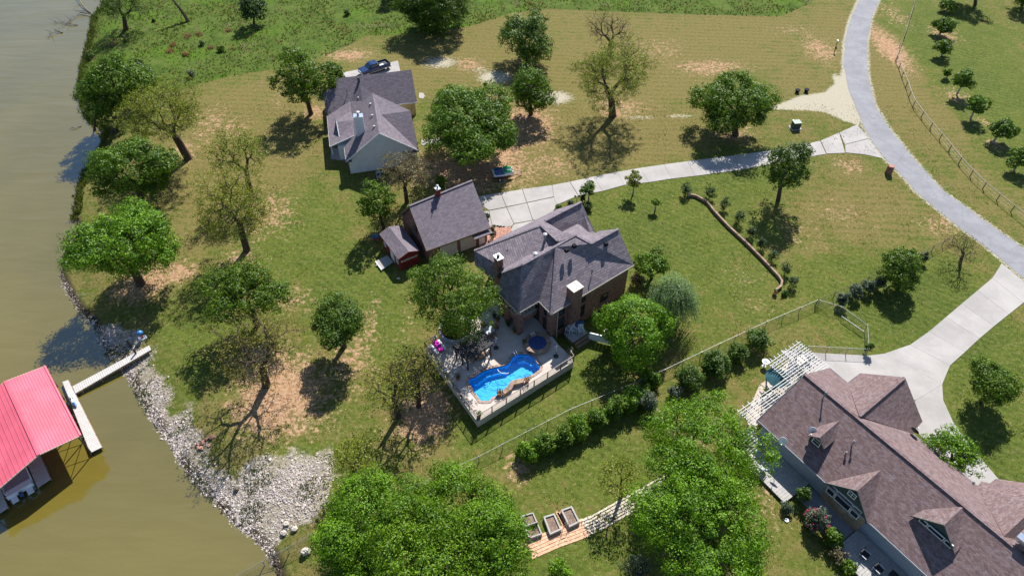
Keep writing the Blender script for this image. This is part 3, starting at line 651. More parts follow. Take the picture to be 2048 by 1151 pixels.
for t,wd,mt in ((3.4,2.6,'door_panel'),(6.4,2.4,'door_panel')):
    c=s1+ug*t+ub*.36; d=MB().box((c.x,c.y,1.15),(wd,.1,2.2),math.atan2(ug.y,ug.x)).build('garage_door',mt,ga)
    for k in range(4): MB().box((c.x-ub.x*.06,c.y-ub.y*.06,.35+k*.53),(wd-.1,.04,.47),math.atan2(ug.y,ug.x)).build('door_board',mt,d,origin=wloc(d))
c=s1+ug*8.6+ub*.36; d=MB().box((c.x,c.y,1.1),(.95,.1,2.1),math.atan2(ug.y,ug.x)).build('door','trim_white',ga); MB().ball(c-ub*.1+Vector((0,0,-1.75))+ug*.35,.05,6,4).build('handle','steel_bright',d,origin=wloc(d))
c=s1+ug*8.4-ub*.15; MB().prism([c-ug*1.4+ub*.4,c+ug*1.45+ub*.4,c+ug*1.45-ub*.55,c-ug*1.4-ub*.55],gz-.55,gz-.42).build('door_canopy','shingle_slate',ga,uv=True)
wc=(s1+n1)/2+ug*.4; window(ga,(wc.x,wc.y,3.4),(n1-s1).normalized(),.9,1.1,-ug,'wood_brown',1,1)
fl=onplane(876,393,g1,g2,s2); ch=MB().box(fl+Vector((0,.25,.4)),(.55,.55,1.5),.6).build('chimney','paint_red',ga); MB().box(fl+Vector((0,.25,1.22)),(.7,.7,.12),.6).build('chimney_cap','steel_bright',ch,origin=wloc(ch)); pipe(ga,fl+Vector((0,.25,1.25)),.12,.45,'galvanised',True,'flue')
pipe(ga,onplane(873,405,g1,g2,s2),.04,1.6,'metal_dark',False,'antenna_mast')
# ---------------------------------------------------------------- red shed
zs,zr=2.35,3.1
a1,a2,a3,a4=lev(758.2,467.1,zs),lev(796.3,518.7,zs),lev(840,500.5,zs),lev(803,450,zs)
r1,r2=lev(777.5,453,zr),lev(817.7,503,zr)
sh=thing('red_shed',Vector((-15.6,69.8,0)),'small red board shed with white family name on its gable','shed')
roof(sh,[[a1,a2,r2,r1],[a4,a3,r2,r1]],'shingle_slate',thick=.1)
us=(a3-a2).normalized(); un=(a1-a2).normalized(); sf=inset([a1,a2,a3,a4],.22); walls(sh,sf,0,zs-.04,'paint_red')
gp=[a2+us*.22+un*.2,a3-us*.22+un*.2,r2+un*.2-Vector((0,0,.08))]; sheet(sh,[gp[0]-Vector((0,0,.06)),gp[1]-Vector((0,0,.06)),gp[2]],.15,'paint_red','gable',0.)
m=MB(); wl=(a3-a2).length
for k in range(1,14):   # board seams proud battens
    p=a2+us*(.25+k*(wl-.5)/14)+un*.2; m.bar(Vector((p.x,p.y,.05)),Vector((p.x,p.y,zs-.1)),.04,.03,us)
m.build('batten','paint_red',sh,kind='stuff')
m=MB()
for a,b in ((a1,a2),(a2,r2),(r2,a3)): m.bar(a-Vector((0,0,.08)),b-Vector((0,0,.08)),.04,.14)
m.build('fascia','paint_red',sh)
cu=bpy.data.curves.new('sign_text','FONT'); cu.body='McDONALD'; cu.size=.66; cu.extrude=.02; cu.align_x='CENTER'; cu.align_y='CENTER'; cu.materials.append(MATS['lettering'])
cu.offset=.004; cu.space_character=1.06
to=bpy.data.objects.new('lettering',cu); col.objects.link(to); bpy.context.view_layer.update()
tm=bpy.data.meshes.new_from_object(to); bpy.data.objects.remove(to); tm.materials.clear(); tm.materials.append(MATS['lettering'])
to=bpy.data.objects.new('lettering',tm); col.objects.link(to); to.parent=sh
tc=a2.lerp(a3,.5)+un*.15+Vector((0,0,-.82)); tx=us; tz=Vector((0,0,1)); ty=tz
mw=Matrix((( us.x,0,-un.x,tc.x-sh.location.x),(us.y,0,-un.y,tc.y-sh.location.y),(us.z,1,-un.z,tc.z-sh.location.z),(0,0,0,1))); to.matrix_local=mw
sc_=2.5/max(tm.vertices[i].co.x for i in range(len(tm.vertices)))/2
to.scale=(sc_,sc_*.95,1)
dc=a2.lerp(a1,.42)-us*.0+us*.2; dr=MB().bar(Vector((dc.x,dc.y,.95))-un*.55,Vector((dc.x,dc.y,.95))+un*.55,.12,1.9).build('door','trim_white',sh); MB().ball(Vector((dc.x,dc.y,.95))-un*.4-us*.09,.05,6,4).build('handle','metal_dark',dr,origin=wloc(dr))
for t in (.14,.78): wc=a2.lerp(a1,t)+us*.2; window(sh,(wc.x,wc.y,1.35),un,.6,.8,-us,'trim_white',1,1)
dk=thing('shed_step_deck',lev(780,523,0),'low grey plank landing at the red shed door with white edge board','deck')
dp=[lev(x,y,.3) for x,y in ((752,521.5),(774.5,510),(786.5,523.5),(764.5,538.5))]
for k in range(9):
    t0,t1=k/9+.006,(k+1)/9-.006; MB().prism([dp[0].lerp(dp[3],t0),dp[1].lerp(dp[2],t0),dp[1].lerp(dp[2],t1),dp[0].lerp(dp[3],t1)],.22,.3).build('plank','wood_grey',dk)
MB().prism([dp[0]-us*.14,dp[0]-us*.02,dp[3]-us*.02,dp[3]-us*.14],.02,.31).build('edge_board','trim_white',dk); MB().prism(inset(dp,.1),.0,.21).build('joist_frame','wood_brown',dk)
p=at(753,481); q=thing('barrel_smoker',p,'blue lidded drum grill beside the red shed wall','grill')
MB().tube([p+Vector((-.45,0,.75)),p+Vector((.45,0,.75))],.38,12).build('drum','dark_blue',q,smooth=False); MB().box(p+Vector((0,-.42,.6)),(.9,.08,.06)).build('shelf','red_cap',q); 
for sx in (-.35,.35):
    for sy in (-.2,.2): MB().tube([p+Vector((sx,sy,0)),p+Vector((sx,sy,.5))],.03,5).build('leg','metal_dark',q)
b=boulder(at(755,531),.5,31,'small white block lying in front of the shed landing','white_plastic' if False else 'limestone',.4)
b=boulder(at(797,558),.5,32,'pale stone lying in the shade south of the red shed','limestone',.3)
# ---------------------------------------------------------------- far white house
he=2.7
A1,A2,A3=lev(670.2,157,6.2),lev(822.7,139.5,6.2),lev(834,204,he)
NP=(A1,A2,A3); onN=lambda x,y:onplane(x,y,*NP)
C1,C2=lev(744.8,186,6.9),lev(758,266,6.9); SW,SE=lev(692,322.7,he),lev(838,301,he)
WPn=(C1,C2,SW); onW=lambda x,y:onplane(x,y,*WPn)
fh=thing('white_house',Vector((-23,98,0)),'single storey white sided house with slate shingle gables by the meadow','house')
K1,K2=onW(701,202),onW(709,270.6); PW1,PW2=lev(654,232,he),lev(659.5,292.8,he); W3=lev(688,294.7,he)
D1,D2=lev(720.3,171,6.3),onW(726,203); D3=onW(744.2,188)+Vector((0,0,-.3))
Eg0=onplane(762.5,229.5,C1,C2,SE); Eg1=lev(821,221.7,Eg0.z); A4=onN(795,208)
nA=(A2-A1).normalized(); nB=Vector((-nA.y,nA.x,0))
roof(fh,[[A1,A2,A3,A4,onN(750,196),onN(720,180),onN(700,205),onN(661,228),onN(653,229.5),onN(644.7,180),onN(671.8,176.8)],[A1,A2,A2+nB*5-Vector((0,0,3.5)),A1+nB*5-Vector((0,0,3.5))],
 [C1,C2,SW,W3,K2,K1,D2],[D1,D2,K1],[K1,K2,PW2,PW1],[D1,D2,C1],[C1,C2,SE,Eg0],[Eg0,SE,Eg1],[C1,Eg0,Eg1]],'shingle_slate')
walls(fh,inset([lev(653,229,he),A3,A3+nB*8.5,lev(653,229,he)+nB*8.5],.35),0,he-.05,'siding_tan')
walls(fh,inset([SW,SE,SE+nB*13,SW+nB*13],.35),0,he-.06,'siding_white')
walls(fh,[lev(675,292,he),lev(692,290,he),lev(692,290,he)+nB*9,lev(672,240,he)],0,he-.08,'siding_white','porch_wall')
n_=(-nB); dS=(SE-SW).normalized()
sheet(fh,[SW+nB*.4+dS*.3-Vector((0,0,.05)),SE+nB*.4-dS*.3-Vector((0,0,.05)),C2+nB*.4-Vector((0,0,.22))],.2,'siding_white','gable',.04)
m=MB()
for a,b in ((SW,C2),(C2,SE),(PW1,PW2),(SW,W3),(A3,lev(795,208,he)),(PW2,K2)): MB().bar(a-Vector((0,0,.1)),b-Vector((0,0,.1)),.05,.2).build('fascia','trim_white',fh)
for p,q in ((SW,SW+dS*.9),(SE-dS*2.6,SE)): MB().bar(p-Vector((0,0,.12))+nB*.15,q-Vector((0,0,.12))+nB*.15,.55,.12).build('eave_return','shingle_slate',fh,uv=True)
c=lev(666,310,0); MB().box((c.x,c.y,1.2),(.16,.16,2.5),.23).build('porch_post','trim_white',fh); c=lev(690,320,0); 
MB().prism([lev(662,318,0),lev(690,322,0),lev(690,300,0),lev(662,296,0)],0,.12).build('porch_floor','concrete',fh)
PPn=(K1,K2,PW2); onP=lambda x,y:onplane(x,y,*PPn)
Dm1=onP(708.4,241)+Vector((0,0,.0)); Dm0=lev(672,243,Dm1.z+.35); Db=onP(677.8,274.5); De=onP(708,258); dvn=(Db-Vector((Dm0.x,Dm0.y,Db.z))); Dbn=Vector((Dm0.x,Dm0.y,Db.z))-dvn*1.0
roof(fh,[[Dm0,Dm1,De,Db],[Dm0,Dm1,De-dvn*2,Dbn]],'shingle_slate','dormer_roof',.08)
sheet(fh,[Db+nA*.15,Dbn+nA*.15,Dm0+nA*.15],.1,'siding_white','dormer_face',-.02)
ct=[lev(x,y,8.0) for x,y in ((707,227.5),(724.5,226.5),(725.5,233.5),(707.3,235))]
ch=MB().prism(ct,3.5,7.9).build('chimney','siding_white',fh); MB().prism(inset(ct,-.06),7.9,7.98).build('chimney_cap','steel_bright',ch,origin=wloc(ch)); cc=sum(ct,Vector())/4; pipe(ch,cc,.18,.55,'galvanised',True,'flue').location=(0,0,0)
for o in ch.children:
    if o.name.startswith('flue'): pass
for x,y in ((717.5,196.5),(741,209),(744.5,232),(748.5,254)): ventbox(fh,onW(x,y),.32,.22,'galvanised')
ventbox(fh,onN(717.8,163.5),.3,.8,'metal_dark'); pipe(fh,onN(694.5,187.5),.05,.55,'metal_dark'); 
c=lev(845,280,0); window(fh,Vector((-19.6,105.7,1.6))+nB*.35-nB*.02,nA,.7,.9,-nB,'wood_black',1,1); window(fh,Vector((-17.9,106.1,1.5))+nB*.35-nB*.02,nA,.6,.8,-nB,'wood_black',1,1)
q=lev(826,330,0); MB().box((q.x,q.y,.9),(1.,.1,1.9),.23).build('door','wood_brown',fh)
q=thing('air_conditioner',lev(757,349,0),'grey air conditioner box at the foot of the white gable wall','air conditioner'); MB().box(lev(757,349,.4),(.8,.8,.8),.23).build('case','siding_grey',q); MB().lathe(lev(757,349,.8),[(.32,0),(.32,.04),(.05,.05)],10).build('fan_grille','metal_dark',q)
# ---------------------------------------------------------------- neighbour house
ne,nr=3.0,6.5
r0,r9=lev(1609,748,nr),lev(1609,748,nr)+(lev(1927.5,1010.8,nr)-lev(1609,748,nr))*1.55
NA=(r9-r0).normalized(); NB=Vector((-NA.y,NA.x,0))       # NA runs down the picture, NB to the upper right
eL=lev(1514,839.5,ne); dperp=(eL-r0).dot(-NB); eR=eL+NA*(r9-r0).length
SPL=(r0,r9,eL); onS=lambda x,y:onplane(x,y,*SPL)
nE0=lev(1660,735,ne); NPL=(r0,r9,nE0); onE=lambda x,y:onplane(x,y,*NPL); nE9=nE0+NA*(r9-r0).length
nh=thing('shingled_house',Vector((38,35,0)),'long house with rust brown shingle roof, dormers and white pergola','house')
w0,w1=lev(1718.8,831.6,6.35),lev(1808.5,755,6.35); wv0,wv1=onE(1695,764),onE(1824,866)
w2,w3=lev(1718.8,746.4,ne),lev(1843.6,844,ne); x0,x1=lev(2008.5,1071,6.3),lev(2075,1008,6.3); xv=onE(1953.6,973); 
roof(nh,[[r0,r9,eR,eL],[r0,r9,nE9,nE0],[wv0,w2,w1,w0],[w1,w3,wv1,w0],[w2,w1,w1,w2] if False else [w2,w3,w1],
 [xv,lev(1962.7,961.5,ne),lev(1979.7,965.5,ne),lev(1991.5,956.5,ne),lev(2075,968,ne),x1,x0],[x0,x1,lev(2110,1120,ne),lev(2060,1140,ne)]],'shingle_rust')
m=MB()
for a,b in ((r0,r9),(w0,w1)): m.bar(a+Vector((0,0,.03)),b+Vector((0,0,.03)),.3,.08)
m.build('ridge_cap','shingle_rust',nh,uv=True)
walls(nh,inset([eL,eR,nE9,nE0],.55),0,ne-.05,'siding_grey'); walls(nh,inset([w2,w3,w3-NB*5,w2-NB*5],.4),0,ne-.06,'stone_tan')
sheet(nh,[eL+NA*.5+NB*.4-Vector((0,0,.05)),nE0+NA*.5-NB*.4-Vector((0,0,.05)),r0+NA*.5-Vector((0,0,.25))],.2,'siding_grey','gable')
m=MB()
for a,b in ((eL,eR),(eL,r0),(nE0,wv0),(w2,wv0),(wv1,nE9)): m.bar(a-Vector((0,0,.06)),b-Vector((0,0,.06)),.05,.2)
m.build('gutter','siding_grey',nh)
def gable(fx,bx,lf,rt,name,wall,zwall,pl=onS,lip=.25,inner=True):
    """cross gable on the south slope. fx front apex px, bx back ridge px, lf / rt front eave px (left/right)"""
    B=pl(*bx); F=lev(*fx,B.z); L=lf if isinstance(lf,Vector) else pl(*lf); Rr=rt if isinstance(rt,Vector) else pl(*rt)
    zl=min(L.z,Rr.z)
    return B,F,L,Rr
# entrance gable
B=onS(1762.7,938.7); F=lev(1714,981,B.z); Lg=lev(1649.3,965,ne-.0); Rg=lev(1734,1046,ne)
roof(nh,[[F,B,Lg],[F,B,onS(1742,1046),Rg]],'shingle_rust','gable_roof',.12)
fo=NB*.35
sheet(nh,[Vector((Lg.x,Lg.y,0))+NA*.3+fo,Vector((Rg.x,Rg.y,0))-NA*.3+fo,Rg-NA*.3+fo,Lg+NA*.3+fo],.25,'stone_tan','entrance_wall')
sheet(nh,[Lg+NA*.3+fo,Rg-NA*.3+fo,F+fo-Vector((0,0,.2))],.25,'siding_green','gable',.03)
m=MB()
for a,b in ((Lg,F),(F,Rg)): m.bar(a-Vector((0,0,.06)),b-Vector((0,0,.06)),.05,.2)
m.build('barge_board','siding_green',nh)
cg=(Lg+Rg)/2+fo
for t,wd,hh in ((-1.75,.9,1.55),(-.35,1.75,1.55),(1.05,.9,1.55)): window(nh,Vector((cg.x,cg.y,2.55))+NA*(t+.1),NA,wd,hh,-NB,'trim_white',1,1 if wd<1 else 0)
window(nh,Vector((cg.x,cg.y,4.35))+NA*.0,NA,.85,.75,-NB,'trim_white',2,1)
# small dormer
B=onS(1680,840); F=lev(1639,874.7,B.z); Lb=onS(1639,851); Rb=onS(1670.5,879); zl=B.z-1.0; Lf=lev(1615,870,zl); Rf=lev(1647.6,897.5,zl)
roof(nh,[[F,B,Lb,Lf],[F,B,Rb,Rf]],'shingle_rust','dormer_roof',.09)
fw=NB*.3; lo=onS(1622,893); lo2=onS(1643,913)
sheet(nh,[Vector((Lf.x,Lf.y,zl-1.5))+NA*.2+fw,Vector((Rf.x,Rf.y,zl-1.5))-NA*.2+fw,Rf-NA*.2+fw,F+fw-Vector((0,0,.12)),Lf+NA*.2+fw],.15,'siding_green','dormer_face')
sheet(nh,[Vector((Rf.x,Rf.y,zl-1.6))-NA*.2+fw,Vector((Rb.x,Rb.y,zl-1.6))-NA*.2,Rb-NA*.2-Vector((0,0,.1)),Rf-NA*.2+fw-Vector((0,0,.1))],.1,'siding_green','dormer_cheek')
c=(Lf+Rf)/2+fw; window(nh,c+Vector((0,0,-.15)),NA,.9,.95,-NB,'trim_white',1,1)
# wide dormer
B=onS(1927.5,1011.5); F=lev(1888,1049.5,B.z); zl=B.z-1.75; Lf=lev(1821.6,1030.4,zl); Rf=lev(1909,1107.5,zl); mid=(Lf+Rf)/2; 
roof(nh,[[F,B,onS(1850,1018),Lf],[F,B,onS(1925,1090),Rf]],'shingle_rust','dormer_roof',.09)
sheet(nh,[Vector((Lf.x,Lf.y,zl-1.6))+NA*.2+fw,Vector((Rf.x,Rf.y,zl-1.6))-NA*.2+fw,Rf-NA*.2+fw,F+fw-Vector((0,0,.15)),Lf+NA*.2+fw],.2,'siding_green','dormer_face')
for t,wd in ((-1.25,.75),(0,1.6),(1.25,.75)): window(nh,Vector((mid.x,mid.y,zl+.25))+fw+NA*(t+.1),NA,wd,.6,-NB,'trim_white',1,0)
m=MB(); m.bar(Lf-Vector((0,0,.05)),F-Vector((0,0,.05)),.05,.16); m.bar(F-Vector((0,0,.05)),Rf-Vector((0,0,.05)),.05,.16); m.build('barge_board','siding_green',nh)
# third dormer at the ridge
B=lev(2090,1075,7.0); F=lev(2052,1104,7.0); Lf=lev(2021,1085,6.2); Rf=lev(2070,1135,6.0)
roof(nh,[[F,B,lev(2050,1055,6.2),Lf],[F,B,lev(2110,1110,6.0),Rf]],'shingle_rust','dormer_roof',.09)
sheet(nh,[Vector((Lf.x,Lf.y,4.6))+fw,Vector((Rf.x,Rf.y,4.6))+fw,Rf+fw,F+fw,Lf+fw],.15,'siding_green','dormer_face'); window(nh,(Lf+Rf)/2+fw-Vector((0,0,.5)),NA,1.2,.6,-NB,'trim_white',1,0)
ch=MB().box(lev(2045,1078,7.2),(.9,.7,.5),R(-55)).build('cricket_flashing','steel_bright',nh)
# roof pipes and dishes
for (x,y,h) in ((1645,797,1.1),(1703,890,.75),(1690.5,908,.35),(1945.5,966,.2)): pipe(nh,onS(x,y) if x<1800 else onE(x,y),.07,h,'galvanised')
def dish(p,aim,label,dark=False,s=.42):
    t=thing('satellite_dish',p,label,'satellite dish'); c=p+Vector((0,0,.65)); aim=aim.normalized()
    MB().tube([p,p+Vector((0,0,.35)),c-aim*.08],.035,6).build('mast','galvanised',t)
    a=aim.cross(Vector((0,0,1))).normalized(); b=a.cross(aim); m=MB(); n=16; vs=[]
    for i in range(4):
        r=s*i/3
        for k in range(n): q=2*math.pi*k/n; vs.append(c+a*(r*math.cos(q))+b*(r*1.1*math.sin(q))+aim*(.22*(r/s)**2*s))
    m.add(vs,[(i*n+k,i*n+(k+1)%n,(i+1)*n+(k+1)%n,(i+1)*n+k) for i in range(3) for k in range(n)]); o=m.build('reflector','white_plastic' if not dark else 'metal_dark',t,smooth=True); sd_=o.modifiers.new('t','SOLIDIFY'); sd_.thickness=.025
    MB().tube([c-b*s*.95+aim*.1,c+aim*.55-b*.25],.02,5).build('arm','galvanised',t); MB().box(c+aim*.58-b*.22,(.1,.1,.16)).build('receiver','white_plastic',t)
dish(onS(1622,868),Vector((-.6,-.75,.55)),'pale satellite dish standing by the small dormer')
dish(onS(1563,888),Vector((-.6,-.75,.55)),'pale satellite dish at the eave above the wood deck')
dish(onE(1824,868),Vector((.75,.5,.35)),'dark backed satellite dish on the driveway side eave',True,.45)
# ================================================================ POOL TERRACE
up=Vector((0,0,1))
def d3(L,z=DZ): return [lev(x,y,z) for x,y in L]
def c8(x,y): return (840+x/4.264,600+y/4.264)
def c3(x,y): return (920+x/7.19,690+y/7.19)
def c2(x,y): return (840+x/9.59,620+y/9.59)
def c1(x,y): return (960+x/6.394,560+y/6.394)
DECK=d3([(955,842),(1147,722.5),(1136,707),(1118,690),(1104,672),(1088,655),(1060,618),(1030,590),(985,600),(962,628),(850.6,696)])
POOL=d3([c3(*p) for p in [(135,490),(160,465),(215,460),(270,415),(340,370),(420,340),(500,320),(570,305),(640,290),(690,265),(722,225),(740,180),(765,155),(800,140),(850,128),(900,125),(950,128),(1000,140),(1045,160),(1075,190),(1092,230),(1110,262),(1145,280),(1152,315),(1145,352),(1110,375),(1080,400),(1040,425),(1000,440),(960,460),(880,478),(800,490),(750,510),(710,540),(690,585),(665,625),(620,655),(575,680),(540,705),(525,725),(480,738),(450,750),(438,778),(420,795),(370,800),(320,800),(290,795),(275,765),(250,725),(215,690),(190,655),(178,610),(160,585),(130,570),(122,530)]],DZ)
def holed(parent,outer,holes,z,mat,name):
    bm=bmesh.new()
    for L in [outer]+holes:
        vs=[bm.verts.new((p[0],p[1],z)) for p in L]
        for i in range(len(vs)): bm.edges.new((vs[i],vs[(i+1)%len(vs)]))
    bmesh.ops.triangle_fill(bm,use_beauty=True,use_dissolve=False,edges=bm.edges[:])
    bmesh.ops.recalc_face_normals(bm,faces=bm.faces[:])
    if sum(f.normal.z for f in bm.faces)<0: bmesh.ops.reverse_faces(bm,faces=bm.faces[:])
    m=MB(); bm.verts.index_update(); m.v=[tuple(v.co) for v in bm.verts]; m.f=[tuple(v.index for v in f.verts) for f in bm.faces]; bm.free()
    return m.build(name,mat,parent)
td=thing('pool_terrace',Vector((0,50,0)),None,None,kind='structure')
o=holed(td,DECK,[inset(POOL,-.05)],DZ,'deck_concrete','terrace_slab')
m=MB(); n=len(DECK); m.add([(p.x,p.y,-.1) for p in DECK]+[(p.x,p.y,DZ-.005) for p in DECK],[(i,(i+1)%n,n+(i+1)%n,n+i) for i in range(n)]); m.build('retaining_wall','stucco',td)
for a,b in ((DECK[-1],DECK[0]),(DECK[0],DECK[1])): MB().bar(a+Vector((0,0,.02)),b+Vector((0,0,.02)),.22,.10).build('wall_cap','stucco',td)
pool=thing('swimming_pool',Vector((1,48,0)),'freeform swimming pool with bright blue water','pool')
n=len(POOL); m=MB(); m.add([(p.x,p.y,.12) for p in POOL]+[(p.x,p.y,DZ-.01) for p in POOL],[(i,n+i,n+(i+1)%n,(i+1)%n) for i in range(n)]); m.build('side_wall','pool_tile' if False else 'pool_plaster',pool)
MB().add([(p.x,p.y,.12) for p in POOL],[tuple(range(n))]).build('basin_floor','pool_plaster',pool)
sh_=inset(POOL,.55); st=[sh_[i] for i in range(0,13)]
for k,(i0,i1,dd,zz) in enumerate(((0,9,.6,.62),(13,21,.7,.62))):
    A=[POOL[i] for i in range(i0,i1)]; Bq=[Vector(inset(POOL,dd)[i]) for i in range(i0,i1)]; MB().prism([(p.x,p.y) for p in A]+[(p.x,p.y) for p in reversed(Bq)],.13,zz).build('step','pool_plaster',pool)
tl=MB()
for i in range(n): a,b=POOL[i],POOL[(i+1)%n]; tl.bar(Vector((a.x,a.y,DZ-.09)),Vector((b.x,b.y,DZ-.09)),.03,.16)
tl.build('waterline_tile','pool_tile',pool,kind='stuff')
wmesh=MB().add([(p.x,p.y,DZ-.12) for p in POOL],[tuple(range(n))]); o=wmesh.build('water','pool_water',pool)
if o.data.polygons[0].normal.z<0: o.data.flip_normals()
for o in pool.children:
    if o.name.startswith('basin_floor') and o.data.polygons[0].normal.z<0: o.data.flip_normals()
ip=inset(POOL,-.34); rr=random.Random(6); cp=resample([(p.x,p.y) for p in POOL]+[(POOL[0].x,POOL[0].y)],111); iq=resample([(p.x,p.y) for p in ip]+[(ip[0].x,ip[0].y)],111)
for i in range(110):
    a,b,c,d=cp[i],cp[i+1],iq[i+1],iq[i]; q=[a.lerp(b,.04),a.lerp(b,.96),d.lerp(c,.96),d.lerp(c,.04)]; MB().prism(q,DZ+.004,DZ+.05+rr.uniform(0,.006)).build('coping_stone','coping',pool)
fw_=d3([c3(*p) for p in [(600,660),(690,575),(762,512),(880,478),(930,478),(925,528),(775,562),(748,620),(640,700),(612,715)]],DZ+.55)
fwl=thing('fountain_wall',fw_[0]*1.0,'low curved stone wall with tan cap at the pool edge','wall'); fwl.location.z=DZ
MB().prism(inset(fw_,.05),DZ,DZ+.47).build('stone_body','stone_tan',fwl,uv=True); 
for i,(a,b,c,d) in enumerate(((0,1,7,8),(1,2,6,7),(2,3,5,6))):
    for k in range(3):
        t0,t1=k/3+.01,(k+1)/3-.01; MB().prism([fw_[a].lerp(fw_[b],t0),fw_[a].lerp(fw_[b],t1),fw_[d].lerp(fw_[c],t1),fw_[d].lerp(fw_[c],t0)],DZ+.475,DZ+.55).build('cap_stone','flagstone',fwl)
# spa
sc=lev(*c1(735,795),DZ+.5); spa=thing('spa_tub',Vector((sc.x,sc.y,DZ)),'raised round spa with dark blue cover beside the brick piers','spa')
MB().lathe((sc.x,sc.y,DZ),[(1.62,0),(1.62,.42),(1.58,.43)],8).build('stone_body','stone_tan',spa,uv=True)
for k in range(8):
    t0,t1=2*math.pi*(k+.03)/8,2*math.pi*(k+.97)/8
    MB().prism([(sc.x+r*math.cos(t),sc.y+r*math.sin(t)) for r,t in ((1.12,t0),(1.12,(t0+t1)/2),(1.12,t1),(1.72,t1),(1.72,t0))],DZ+.435,DZ+.50).build('rim_stone','flagstone',spa)
MB().lathe((sc.x,sc.y,DZ+.44),[(1.1,0),(1.1,.045),(.3,.06)],24).build('cover','spa_cover',spa)
for k in range(-3,4): x=k*.28; h=math.sqrt(max(0,1.05**2-x*x)); MB().bar(Vector((sc.x,sc.y,DZ+.50))+UB*x-UA*h,Vector((sc.x,sc.y,DZ+.50))+UB*x+UA*h,.03,.015).build('cover_seam','dark_blue',spa)
def handrail(p,d,label):
    t=thing('handrail',p,label,'handrail'); 
    for s in (-.16,.16):
        e=Vector((-d.y,d.x,0))*s; MB().tube([p+e,p+e+up*.55,p+e+d*.12+up*.8,p+e+d*.45+up*.75,p+e+d*.62+up*.35,p+e+d*.62],.028,6).build('rail','steel_bright',t)
handrail(lev(*c1(440,960),DZ)+UB*.2,-UB,'bent steel handrail at the pool steps'); handrail(Vector((sc.x,sc.y,DZ+.5))+UB*1.3,-UB,'bent steel handrail standing on the spa rim')
m=MB().tube([lev(*c3(x,y),DZ-.08) for x,y in ((540,345),(555,372),(590,395),(640,407),(680,405),(700,392))],.035,6); tag(m.build('cleaner_hose','white_plastic'),'white pool cleaner hose floating on the pool','hose')
boulder(lev(*c1(645,925),DZ),.7,44,'dark spillway rock between the spa and the pool','rock_wet',.8)
# terrace fence: pickets between posts
def picket_fence(root,a,b,h=1.05,mat='metal_dark',span=1.9,end=True):
    L=(b-a).length; n=max(1,round(L/span)); d=(b-a)/n
    for i in range(n+(1 if end else 0)): p=a+d*i; MB().box(p+up*(h/2+.02),(.09,.09,h+.06),math.atan2(d.y,d.x)).build('post',mat,root)
    for i in range(n):
        p,q=a+d*i,a+d*(i+1); u=d.normalized()*.05
        MB().bar(p+u+up*h,q-u+up*h,.06,.05).build('top_rail',mat,root); MB().bar(p+u+up*.12,q-u+up*.12,.04,.04).build('bottom_rail',mat,root)
        m=MB(); k=int(d.length/.13)
        for j in range(1,k): m.bar((p.lerp(q,j/k))+up*.14,(p.lerp(q,j/k))+up*(h-.03),.022,.022,UB)
        m.build('pickets',mat,root,kind='stuff')
tf=thing('terrace_fence',DECK[0],'bronze metal picket fence around the pool terrace wall','fence'); plain('bronze',(.11,.085,.07),.15,3,.5,.4,.2,bump=0)
picket_fence(tf,DECK[-1]+up*.07,DECK[0]+up*.07,mat='bronze',end=False); picket_fence(tf,DECK[0]+up*.07,DECK[1]+up*.07,mat='bronze'); picket_fence(tf,DECK[1]+up*.07,DECK[2]+up*.07,mat='bronze')
picket_fence(tf,DECK[-1]+up*.07,lev(872,682,DZ)+up*.07,mat='bronze')
# black pergola
PZ=DZ+2.45; PL,PT,PR,PB=[lev(x,y,PZ) for x,y in ((906.7,692),(959.9,660.5),(984.4,687),(932.5,717))]
pg=thing('black_pergola',Vector(((PL.x+PR.x)/2,(PL.y+PR.y)/2,DZ)),'black slatted pergola over patio seating by the pool','pergola')
for k in range(15): t=k/14; a,b=PL.lerp(PB,t),PT.lerp(PR,t); e=(b-a).normalized()*.18; MB().bar(a-e,b+e,.085,.12).build('slat','wood_black',pg)
for k in range(8): t=k/7; a,b=PL.lerp(PT,t),PB.lerp(PR,t); e=(b-a).normalized()*.2; MB().bar(a-e-up*.15,b+e-up*.15,.05,.14).build('rafter','wood_black',pg)
for a,b in ((PL,PT),(PB,PR)): MB().bar(a.lerp(b,-.02)-up*.30,a.lerp(b,1.02)-up*.30,.08,.2).build('beam','wood_black',pg)
for p in (PL,PT,PR,PB,PL.lerp(PB,.5)):
    c=(PL+PR)/2; q=p+(c-p).normalized()*.25; MB().box(Vector((q.x,q.y,(DZ+PZ)/2-.2)),(.16,.16,PZ-DZ-.4),ANG).build('post','wood_black',pg)
